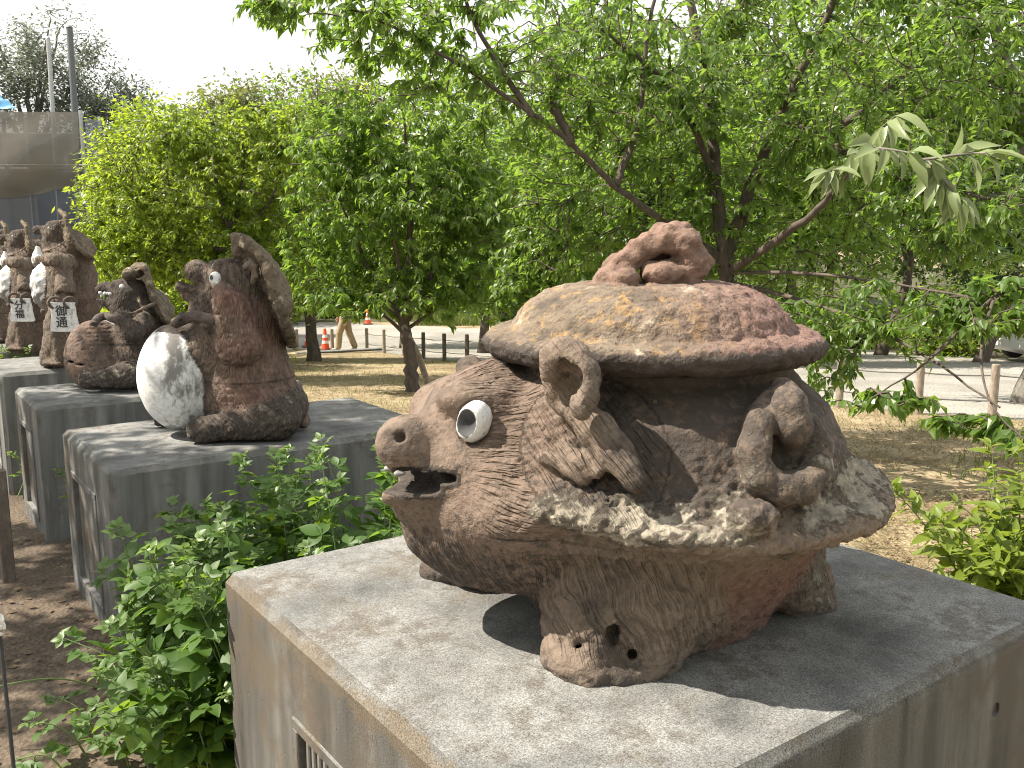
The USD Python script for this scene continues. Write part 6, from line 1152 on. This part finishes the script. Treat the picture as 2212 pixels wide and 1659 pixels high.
# far hill trees and the tall tree at upper left with haze painted into its leaves
for i, (u, v, yy, r, l) in enumerate(((500, 255, 62, 2.6, 'far olive tree on the skyline, left of the two round ones'), (570, 235, 62, 2.4, 'far round olive tree on the skyline'), (690, 215, 60, 2.5, 'highest far olive tree on the skyline'), (770, 235, 58, 2.4, 'far olive tree beside the cherry branches'), (400, 290, 64, 2.4, 'lowest far olive tree on the skyline'))):
    c_ = W(u, v, yy); q = np.array([c_[0], yy, gz(yy)])
    tree('hill_tree', l, [([q, (q + c_) / 2, c_], .3, .08)], [(c_, (r, r, r * .8)), (c_ - (0, 0, 2.2), (r * 1.4, r, 2.2)), (c_ - (0, 0, 5.), (r * 1.4, r, 2.6))], 900, 9, .36, 'olive', seed=300 + i, droop=.3, simple=True, spread=.4, clump=.5, group='skyline trees')
YT = 34.; wt_ = lambda u, v, dy=0: W(u, v, YT + dy); gt = np.array([wt_(60, 0)[0], YT, gz(YT)])
tree('tall_tree', 'tall thin-leaved tree above the scaffold, greyed by haze painted into its leaves', [([gt, wt_(70, 400), wt_(62, 200), wt_(58, 75)], .26, .04)] + [([wt_(68, 330), wt_(a * .5 + 34, b + 120), wt_(a, b)], .10, .025) for a, b in ((-60, 110), (-10, 70), (130, 60), (190, 110), (240, 170), (290, 210), (110, 40))],
     [(wt_(120, 130), (1.9, 1.6, 1.6)), (wt_(230, 215), (1.5, 1.4, .75)), (wt_(40, 170), (1.7, 1.5, 1.3)), (wt_(150, 260), (2.4, 1.4, 1.0)), (wt_(-40, 180), (1.3, 1.3, 1.3))], 1700, 9, .16, 'haze', bark=BARKG, seed=51, droop=.4, simple=True, spread=.22, clump=.6, twig_r=.010)
# a tree beside the path, out of view on the left, that shades the second and third plinths
tree('cherry_tree', 'cherry tree beside the path, out of view on the left', [([(-5.6, 4.0, -.1), (-5.4, 4.0, 1.6), (-4.9, 4.1, 3.2), (-4.1, 4.4, 4.8)], .13, .04), ([(-5.1, 4.05, 2.6), (-4.9, 3.4, 3.6), (-4.4, 3.1, 4.3)], .06, .02), ([(-5.2, 4.1, 2.4), (-5.9, 4.6, 3.6)], .06, .02)],
     [((-3.95, 4.50, 5.0), (1.25, .85, 1.0)), ((-4.6, 3.2, 4.1), (.9, .65, .6)), ((-5.6, 4.4, 4.3), (1.0, .7, .9))], 1150, 9, .11, 'near', seed=61, droop=.6)

for (x, y, h, l) in ((-2.6, -4.5, 5.5, 'added unseen tree behind the viewer that blocks sky light, left one'), (1.5, -5.5, 6.0, 'added unseen tree behind the viewer that blocks sky light, middle one'), (5.0, -3.0, 6.0, 'added unseen tree behind the viewer that blocks sky light, right one'), (7.5, 1.0, 5.5, 'added unseen tree right of the viewer that blocks sky light')):  # unseen trees added to hold sky light off the shaded sides
    q = lambda a, b, c: np.array([x + a, y + b, c])
    tree('added_shade_tree', l, [([q(0, 0, -.1), q(.1, 0, h * .4), q(0, .1, h * .85)], .14, .04), ([q(0, 0, h * .35), q(1.1, .3, h * .6)], .06, .02), ([q(0, 0, h * .4), q(-1.1, .2, h * .65)], .06, .02)], [(q(0, 0, h * .68), (1.9, 1.5, h * .3)), (q(.3, .3, h * .35), (1.7, 1.3, h * .22))], 700, 9, .2, 'wood', seed=int(400 + x), simple=True, spread=.25, clump=.3)
# ------------------------------------------------------------------ shrubs and weeds in front
def clover_leaf(rng, p, d, L):
    """three oval leaflets on a short stalk"""
    d = d / np.linalg.norm(d); up = np.array([0, 0, 1.]) + rng.normal(size=3) * .35
    A = axes(d, up) if abs(d @ up) < .95 * np.linalg.norm(up) else axes(d, (1, .2, 0))
    e = np.array([L * .55, 0, 0]); b = MB()
    b.add(*segs_mesh(np.array([[0, 0, 0.]]), np.array([e]), .0011, .0009, 3))
    for a, k in ((0, 1.0), (1.15, .88), (-1.15, .88)):
        v, f = oval_leaf(L * k * (.9 + .2 * rng.random()), .64, .08 + .22 * rng.random(), .14 + .3 * rng.random(), 6)
        c, s = math.cos(a), math.sin(a); b.add(v @ np.array([[c, s, 0], [-s, c, 0], [0, 0, 1]]) + e, f)
    v, f = b.get(); return v @ A + p, f
def single_leaf(rng, p, d, L):
    up = np.array([0, 0, 1.]) + rng.normal(size=3) * .3; d = d / np.linalg.norm(d)
    v, f = oval_leaf(L * (.8 + .4 * rng.random()), .40, .1 + .2 * rng.random(), .35, 5)
    A = axes(d, up) if abs(d @ up) < .95 * np.linalg.norm(up) else axes(d, (1, .2, 0))
    return v @ A + p, f
STEMG = plain('green_stem', (.12, .17, .06), .6)
def shrub(name, label, stems, leaf, maker, L, gap, seed, parts=300, group=None, tipleaf='tip', top=.0, category='shrub', start=.18, tipn=5):
    """stems: (base point, tip point, bend); leaves alternate up every stem; the nearest ones are parts of their own"""
    rng = np.random.default_rng(seed); b0 = np.mean([s[0] for s in stems], 0)
    o = thing(name, label, category, b0, 0, group); wood = MB(); items = []
    for base, tip, bend in stems:
        m = (base + tip) / 2 + bend; c = curve([base, m, tip], 14)
        wood.tube(c - b0, np.linspace(.0038, .0014, 14), 5)
        ln = np.linalg.norm(np.diff(c, axis=0), axis=1).sum(); n = max(3, int(ln / gap)); a0 = rng.random() * 6.28
        for k in range(n):
            t = start + (1 - start) * (k + .5) / n; i = t * 13; j = min(12, int(i)); p = c[j] + (c[j + 1] - c[j]) * (i - j); ax = c[j + 1] - c[j]; ax /= np.linalg.norm(ax)
            a = a0 + k * 2.4; d = np.array([math.cos(a), math.sin(a), 0]); d = d - ax * (d @ ax); d = d / np.linalg.norm(d) + ax * .45; d[2] -= .15 * rng.random()
            s = L * (.75 + .5 * rng.random()) * (1 - .45 * max(0, t - .75) / .25)
            items.append((*maker(rng, p, d, s), 0))
        for k in range(tipn):
            a = rng.random() * 6.28; ax = c[-1] - c[-2]; ax /= np.linalg.norm(ax); d = ax * .9 + np.array([math.cos(a), math.sin(a), -.2]) * .8
            items.append((*maker(rng, c[-1] - ax * .012 * k, d, L * (.32 + .25 * rng.random())), 1))
    put('stems', wood.get(), STEMG, o, smooth=True, kind='stuff')
    cen = np.array([x[0].mean(0) for x in items]); eye = np.array([0, 0, EYE]); dist = np.linalg.norm(cen - eye, axis=1) - top * cen[:, 2]
    order = np.argsort(dist); near = set(order[:parts].tolist())
    rest = {0: MB(), 1: MB()}
    for i, (v, f, y) in enumerate(items):
        if i in near: put('leaf', (v - b0, f), LEAF[tipleaf if y else leaf], o, smooth=True)
        else: rest[y].add(v - b0, f)
    if rest[0].n: put('foliage', rest[0].get(), LEAF[leaf], o, smooth=True, kind='stuff')
    if rest[1].n: put('young_foliage', rest[1].get(), LEAF[tipleaf], o, smooth=True, kind='stuff')
    return o
def bunch(seed, n, s0, s1, t0, t1, h0, h1, lean):
    r = np.random.default_rng(seed); out = []
    for _ in range(n):
        s, t = s0 + (s1 - s0) * r.random(), t0 + (t1 - t0) * r.random(); base = S(s, t); base[2] = 0
        h = h0 + (h1 - h0) * r.random(); off = r.normal(size=3) * .07 + lean; off[2] = 0
        tip = base + off + (0, 0, h); out.append((base, tip, np.r_[r.normal(size=2) * .03 - off[:2] * .2, .04]))
    return out
fr_ = -DEEP * .10 - ROW * .02
shrub('bush_clover', 'bushy green shrub with three-part leaves spilling out toward the path between the front plinths', bunch(1, 62, 1.50, 2.30, .02, .45, .46, .74, fr_) + bunch(2, 34, 1.5, 2.0, -.10, .20, .25, .55, fr_ * 1.3), 'clover', clover_leaf, .074, .052, 5, top=.35)
shrub('bush_clover', 'taller green shrub between the two front plinths, behind the kettle head', bunch(3, 66, 1.55, 2.35, .45, 1.5, .66, .92, fr_ * .3), 'clover', clover_leaf, .072, .052, 6, top=.35)
shrub('bush_clover', 'low leafy runner sprawling on the dark path at the lower left', [(Z(190, 1640, 0), Z(60, 1560, .16), np.array([0, 0, .05])), (Z(210, 1600, 0), Z(110, 1505, .14), np.array([0, 0, .05])), (Z(150, 1690, 0), Z(40, 1640, .10), np.array([0, 0, .05])), (Z(260, 1640, 0), Z(170, 1560, .18), np.array([0, 0, .05])), (Z(280, 1660, 0), Z(210, 1600, .2), np.array([0, 0, .06])), (Z(330, 1690, 0), Z(250, 1560, .25), np.array([0, 0, .05])), (Z(400, 1700, 0), Z(330, 1560, .3), np.array([0, 0, .05]))], 'clover', clover_leaf, .05, .045, 7, parts=60)
c0 = [Z(228, 1490, .12), Z(120, 1466, .20), Z(0, 1482, .22), Z(-80, 1500, .2)]
o = thing('plant_stem', 'single thin pale stem arching over the path at the lower left', 'stem', c0[0]); put('stem', tube(curve(c0, 20) - c0[0], .003, 6), STEMG, o, smooth=True)
for i, (s, t, n, h, l) in enumerate(((3.85, .32, 9, .50, 'small leafy plant growing between the second and third plinths'), (4.0, .85, 10, .74, 'tuft of leaves peeping over the second plinth, beside the white belly'), (5.3, .15, 7, .35, 'sparse weed at the foot of the third plinth'), (6.65, .3, 14, .80, 'weeds in the gap before the second standing statue'), (6.7, .75, 14, .82, 'tall weed between the two nearest standing statues'), (8.05, .3, 14, .80, 'weeds before the third standing statue'))):
    shrub('weed', l, bunch(20 + i, n, s - .12, s + .12, t - .15, t + .15, h * .7, h, fr_ * .2), 'clover' if i < 3 else 'yellow', clover_leaf, .05, .06, 30 + i, parts=24, category='weed', tipleaf='tip')
for (u, v, l) in ((262, 1420, 'tiny pale weed on the path beside the clover'), (240, 1260, 'tiny weed at the foot of the second plinth')):
    p = Z(u, v, 0); r = np.random.default_rng(u); shrub('weed', l, [(p, p + r.normal(size=3) * .03 + (0, 0, .07), np.zeros(3)) for _ in range(4)], 'tip', clover_leaf, .022, .03, u, parts=30, category='weed', tipn=2)
r = np.random.default_rng(9); yb = []
for (u, v, yy) in ((1945, 1062, 2.95), (2010, 1160, 2.85), (2060, 1080, 3.0), (2110, 1130, 2.8), (2130, 1010, 3.05), (2160, 1080, 2.9), (2200, 960, 3.0), (2190, 1150, 2.75), (2080, 1190, 2.75), (2230, 1030, 2.85), (2250, 940, 3.1), (2150, 1210, 2.7), (2230, 1180, 2.75), (2040, 1110, 3.1), (2185, 1030, 3.2), (2260, 1090, 2.9), (2100, 1230, 2.75), (2300, 1000, 2.9), (2310, 1150, 2.8)):
    tip = W(u, v, yy)
    for q in range(2):
        tp = tip + r.normal(size=3) * (.05 * q); base = np.array([1.66 + .12 * r.normal(), 2.95 + .1 * r.normal(), 0]); yb.append((base, tp, np.array([.05, 0, .10])))
shrub('yellow_shrub', 'sunlit yellow-green shrub beyond the right corner of the front plinth', yb, 'yellow', single_leaf, .092, .034, 8, tipleaf='yellow', tipn=4, start=.35)

# ------------------------------------------------------------------ scaffolded building at the left
PIPE = plain('scaffold_pipe', (.30, .31, .31), .45, .2, 20, metal=.3); PIPED = plain('dark_pipe', (.07, .08, .085), .6)
def netting(name, col, trans, alpha):
    return mat(name, {'t': ('texture_coordinate', {}), 'n': ('noise_texture', dict(scale=1.6, detail=4)), 'r': ('rgb_ramp', dict(ramp=[(.35, [c * .8 for c in col]), (.65, col)])), 'd': ('diffuse_bsdf', {}), 'tl': ('translucent_bsdf', dict(color=trans)),
        'm': ('mix_closure', dict(fac=.45)), 'tr': ('transparent_bsdf', {}), 'm2': ('mix_closure', dict(fac=alpha))}, [('t.object', 'n.vector'), ('n.fac', 'r.fac'), ('r.color', 'd.color'), ('d.BSDF', 'm.closure1'), ('tl.BSDF', 'm.closure2'), ('m.closure', 'm2.closure1'), ('tr.BSDF', 'm2.closure2')], surface='m2.closure')
TAN = netting('tan_sheet', (.16, .152, .135), (.19, .175, .145), .12); NET = netting('dark_net', (.075, .085, .105), (.09, .10, .115), .26); BLUE = plain('blue_tarp', (.07, .28, .52), .5, .3, 4, bump=.4)
WALLB = plain('dim_wall', (.16, .165, .17), .9, .2, 2); PANEL = plain('cream_panel', (.42, .38, .30), .8, .1, 3)
YS = 22.0; ws = lambda u, v, dy=0: W(u, v, YS + dy); zs = float(gz(YS)); x1 = ws(178, 300)[0]; x0 = x1 - 7.5
o = thing('scaffold', 'scaffold with draped netting around a building at the left edge', 'scaffold', (x1, YS, zs)); og = np.array([x1, YS, zs])
ztop = ws(178, 243)[2]
for i, x in enumerate(np.arange(x1, x0 - .1, -1.8)):
    for dy in (0, 1.0):
        put('upright', tube(np.array([[x, YS + dy, zs - .1], [x, YS + dy, ztop + (.05 if dy == 0 else .02)]]) - og, .045, 8), PIPE, o, smooth=40)
for z in np.arange(zs + 1.0, ztop, 1.75):
    for dy in (-.05, 1.05): put('ledger', tube(np.array([[x0, YS + dy, z], [x1 + .15, YS + dy, z]]) - og, .035, 8), PIPE, o, smooth=40)
    dk = MB(); dk.box((x0, YS + .15, z + .03), (x1, YS + .9, z + .08)); put('deck', dk.get(), PIPED, o, off=og)
put('brace', tube(np.array([[x1 - 1.8, YS - .05, zs + 1.0], [x1, YS - .05, zs + 2.75]]) - og, .025, 6), PIPE, o, smooth=40)
def drape(xa, xb, za, zb, y, amp, sagz, seed, nx=60, nz=30):
    u, w = np.meshgrid(np.linspace(0, 1, nx), np.linspace(0, 1, nz)); p = np.stack([u * 3, w * 1.2, 0 * u], -1)
    Y = y - amp * (.5 + .5 * FB(p, 1.5, 4, seed)) * np.sin(np.pi * np.clip(w, .02, .98)) - amp * .4 * np.sin(u * 22 + 4 * w) * np.sin(np.pi * w); sag = sagz * np.sin(np.pi * np.mod(u * 2.0, 1)) * w
    v = np.stack([xa + (xb - xa) * u, Y, za + (zb - za) * w - sag], -1).reshape(-1, 3); q = np.arange(nx * nz).reshape(nz, nx)
    return v, np.stack([q[:-1, :-1], q[:-1, 1:], q[1:, 1:], q[1:, :-1]], -1).reshape(-1, 4)
put('sheet', drape(x0, x1 - .02, ztop, ws(178, 395)[2], YS - .10, .28, .35, 2), TAN, o, smooth=True, off=og)
put('netting', drape(x0, x1 - .02, ws(178, 372)[2], zs + .3, YS - .07, .10, .05, 4), NET, o, smooth=True, off=og)
put('netting', drape(0, 1.9, ztop - .1, zs + .3, 0, .05, 0, 5, 20, 20)[0] @ np.array([[0, 1., 0], [1, 0, 0], [0, 0, 1]]) + (x1 + .06, YS, 0) - og if False else (drape(0, 1.0, ztop - .1, zs + .3, 0, .05, 0, 5, 20, 20)[0] @ np.array([[0, 1., 0], [1, 0, 0], [0, 0, 1]]) + (x1 + .07, YS, 0) - og, drape(0, 1, 1, 0, 0, 0, 0, 5, 20, 20)[1]), NET, o, smooth=True)
h = thing('building', 'dim building wrapped inside the scaffold', 'building', (x1 - .6, YS + 1.4, zs)); hg = np.array([x1 - .6, YS + 1.4, zs])
b = MB(); b.box((-8, 0, -.3), (0, 7, ztop - zs - .3), ch=.03); put('wall', b.get(), WALLB, h)
for (u0, u1_, v0, v1_) in ((8, 82, 430, 530), (-60, -5, 430, 530)):
    a, c = ws(u0, v1_, 1.4), ws(u1_, v0, 1.4); b = MB(); b.box((a[0] - hg[0], -.05, a[2] - hg[2]), (c[0] - hg[0], .02, c[2] - hg[2])); put('panel', b.get(), PANEL, h)
rv = MB(); a, c, d, e = ws(-150, 170, .8), ws(-20, 185, .8), ws(36, 236, .6), ws(-150, 240, .6)
v, f = drape(0, 1, 0, 1, 0, .0, 0, 7, 20, 16); t_ = v[:, [0]]; k_ = v[:, [2]]
pv = (a * (1 - t_) + c * t_) * (1 - k_) + (e * (1 - t_) + d * t_) * k_ + np.c_[0 * t_, 0 * t_, .12 * FB(np.c_[t_ * 3, k_ * 3, 0 * k_], 2, 3, 3)]
put('blue_tarp', (pv - hg, f), BLUE, h, smooth=True)
for (u, v0, uu, m, r_, l) in ((104, 84, 113, PIPE, .06, 'pale thin pole rising above the scaffold'), (150, 60, 163, PIPED, .09, 'dark taller pole rising above the scaffold')):
    a, c = ws(uu, 330, 1.2), ws(u, v0, 1.2); a[2] = zs
    o = thing('pole', l, 'pole', a); put('shaft', tube(np.array([a, c]) - a, [r_, r_ * .8], 10), m, o, smooth=40); put('cap', tube(np.array([c, c + (0, 0, .05)]) - a, [r_ * .95, r_ * .5], 10), m, o, smooth=40)
yl = thing('yellow_board', 'yellow board leaning behind the standing statues at the left edge', 'board', W(-8, 745, 10.5))
b = MB(); a, c = W(-60, 750, 10.5), W(21, 640, 10.5); b.box(a - W(-8, 745, 10.5), c - W(-8, 745, 10.5) + (0, .05, 0), ch=.01); put('panel', b.get(), plain('yellow_paint', (.48, .36, .05), .6), yl)
b = MB(); b.box(a - W(-8, 745, 10.5) + (.1, -.02, -.9), a - W(-8, 745, 10.5) + (.15, .03, 0)); put('leg', b.get(), WOODD, yl)
b = MB(); q = c - W(-8, 745, 10.5); b.box((q[0] - .1, .0, a[2] - W(-8, 745, 10.5)[2] - .9), (q[0] - .05, .05, a[2] - W(-8, 745, 10.5)[2])); put('leg', b.get(), WOODD, yl)

# ------------------------------------------------------------------ person walking, parked car
def person():
    p = Zg(748, 757); o = thing('person', 'person in khaki trousers and dark jacket walking behind the fence', 'person', p)
    SKIN = plain('skin', (.40, .24, .17), .6, .1); KHAKI = plain('khaki_cloth', (.30, .23, .14), .85, .2, 25); JACK = plain('dark_jacket', (.035, .037, .045), .85); SHOE = plain('grey_shoes', (.30, .29, .27), .7); HAIR = plain('dark_hair', (.02, .017, .015), .7)
    X = lambda x, y, z: np.array([x, y, z])
    def skin(name, f, m, lo, hi, parent=o, h=.016):
        FAR['r'] = 0; v, fc = nets(f, np.array(lo), np.array(hi), h); n = vnormals(v, fc)
        if (n * (v - v.mean(0))).sum() < 0: fc = fc[:, ::-1]; n = -n
        return put(name, (v, fc), m, parent, normals=n)
    K = .02
    # walking to the left; left leg forward
    legs = uni([chain([X(0, -.09, .92), X(-.16, -.10, .50), X(-.20, -.10, .09)], [.10, .072, .062]), chain([X(0, .09, .92), X(.07, .10, .50), X(.22, .10, .12)], [.10, .072, .062])], K)
    arms = uni([chain([X(0, -.21, 1.40), X(.10, -.25, 1.13), X(.06, -.25, .88)], [.055, .045, .036]), chain([X(0, .21, 1.40), X(-.06, .25, 1.13), X(-.22, .24, .94)], [.055, .045, .036])], K)
    torso = uni([cap(X(0, -.06, .96), X(0, -.08, 1.36), .13, .13), cap(X(0, .06, .96), X(0, .08, 1.36), .13, .13), cap(X(0, -.17, 1.41), X(0, .17, 1.41), .07), cap(X(0, 0, 1.4), X(-.03, 0, 1.55), .058, .055)], .05)
    head = uni([ell(X(-.04, 0, 1.64), (.098, .078, .115)), ell(X(-.12, 0, 1.62), (.03, .018, .025)), ell(X(-.08, 0, 1.56), (.06, .052, .045)), ell(X(-.03, -.08, 1.63), (.02, .012, .03)), ell(X(-.03, .08, 1.63), (.02, .012, .03))], .02)
    hands = []
    for (hx, hy, hz, s) in ((.05, -.25, .81, -1), (-.25, .235, .87, 1)):
        hands.append(ell(X(hx, hy, hz), (.04, .016, .05)))
        for k in range(4): hands.append(chain([X(hx - .03 + .018 * k, hy, hz - .04), X(hx - .035 + .018 * k - .01, hy, hz - .075), X(hx - .045 + .016 * k - .015, hy, hz - .10 + .006 * abs(k - 1.5))], .0085))
        hands.append(chain([X(hx - .03, hy, hz + .01), X(hx - .06, hy, hz - .02), X(hx - .065, hy, hz - .05)], .010))
    body = skin('body', uni([lambda p: torso(p), lambda p: legs(p) + .008, lambda p: arms(p) + .006, head] + hands, .018), SKIN, (-.4, -.36, -.02), (.4, .36, 1.85), h=.013)
    skin('trousers', lambda p: np.maximum(uni([legs, cap(X(0, -.05, .95), X(0, .05, .95), .135)], .04)(p) - .022, np.maximum(p[:, 2] - 1.02, .07 - p[:, 2])), KHAKI, (-.42, -.3, .03), (.42, .3, 1.1))
    skin('jacket', lambda p: np.maximum(uni([torso, arms], .02)(p) - .020, np.maximum(np.maximum(p[:, 2] - 1.50, .90 - p[:, 2]), -1)), JACK, (-.42, -.4, .86), (.42, .4, 1.56))
    skin('hair', lambda p: smax(ell(X(-.02, 0, 1.665), (.105, .090, .112))(p), -ell(X(-.13, 0, 1.60), (.10, .12, .11))(p), .01), HAIR, (-.2, -.2, 1.5), (.2, .2, 1.85))
    for (x, y, t, zz) in ((-.24, -.10, .0, .045), (.19, .10, .35, .06)):
        skin('shoe', uni([cap(X(x + .05, y, zz), X(x - .11, y, zz - .006 - t * .1), .045, .038)], .01), SHOE, (x - .25, y - .1, -.03), (x + .2, y + .1, .2))
person()
def car():
    p = Zg(2230, 781); o = thing('parked_car', 'white parked car at the right edge, half hidden by leaves', 'car', p, 4)
    CW = plain('white_car_paint', (.62, .62, .61), .3, .05); GL = plain('dark_window', (.03, .035, .04), .15); TY = plain('tyre', (.03, .03, .03), .8); RIM = plain('wheel_rim', (.4, .4, .4), .35, .1, metal=.7); RED = plain('tail_lamp', (.45, .03, .03), .35)
    from shapely.geometry import Polygon
    prof = [(-.62, .30), (-.66, .55), (-.64, .92), (-.56, 1.05), (-.40, 1.48), (-.25, 1.56), (1.6, 1.58), (2.05, 1.50), (2.55, 1.05), (3.05, .92), (3.15, .70), (3.15, .32), (2.98, .22), (-.5, .22)]
    P = Polygon(prof).buffer(-.03).buffer(.06).buffer(-.03)
    for wx in (0.0, 2.4): P = P.difference(Polygon([(wx + .36 * math.cos(a), .30 + .36 * math.sin(a)) for a in np.linspace(0, 2 * np.pi, 40)]))
    t = trimesh.creation.extrude_polygon(P, 1.62, engine='earcut'); t = trimesh.Trimesh(*trimesh.remesh.subdivide_to_size(t.vertices, t.faces, .25))
    v = t.vertices @ np.array([[1, 0, 0], [0, 0, 1], [0, 1, 0]], float); v[:, 1] -= .81; v[:, 1] *= 1 - .16 * np.clip((v[:, 2] - .95) / .6, 0, 1)
    put('body', (v, t.faces[:, ::-1]), CW, o, smooth=35)
    def pane(name, pts, m, side):
        q = np.array(pts, float); yy = side * (.815 - .135 * np.clip((q[:, 1] - .95) / .6, 0, 1)); a = np.c_[q[:, 0], yy + side * .006, q[:, 1]]; c2 = a.mean(0)
        f = [[len(q), i, (i + 1) % len(q)] for i in range(len(q))]; put(name, (np.vstack([a, c2]), f), m, o)
    for s in (-1, 1):
        pane('window', [(-.30, 1.08), (.55, 1.06), (.55, 1.45), (-.20, 1.46)], GL, s); pane('window', [(.63, 1.06), (1.95, 1.05), (1.75, 1.44), (.63, 1.46)], GL, s)
        for wx in (0.0, 2.4):
            w = trimesh.creation.revolve([(.17, -.09), (.27, -.10), (.30, -.06), (.30, .06), (.27, .10), (.17, .09), (.17, -.09)], sections=28)
            R = np.array([[1, 0, 0], [0, 0, 1], [0, 1, 0]], float); ty = put('wheel', (w.vertices @ R + (wx, s * .70, .30), w.faces[:, ::-1]), TY, o, smooth=40)
            rm = trimesh.creation.revolve([(0, -.02), (.05, -.05), (.12, -.03), (.172, -.07), (.172, .07), (.12, .03), (.05, .05), (0, .02)], sections=24); put('rim', (rm.vertices @ R + (wx, s * .71, .30), rm.faces[:, ::-1]), RIM, ty, smooth=30)
        b = MB(); b.box((-.675, s * .62 - .09, .68), (-.60, s * .62 + .09, .95), ch=.02); put('tail_lamp', b.get(), RED, o)
    b = MB(); b.box((-.70, -.80, .32), (-.58, .80, .52), ch=.03); put('bumper', b.get(), CW, o)
car()
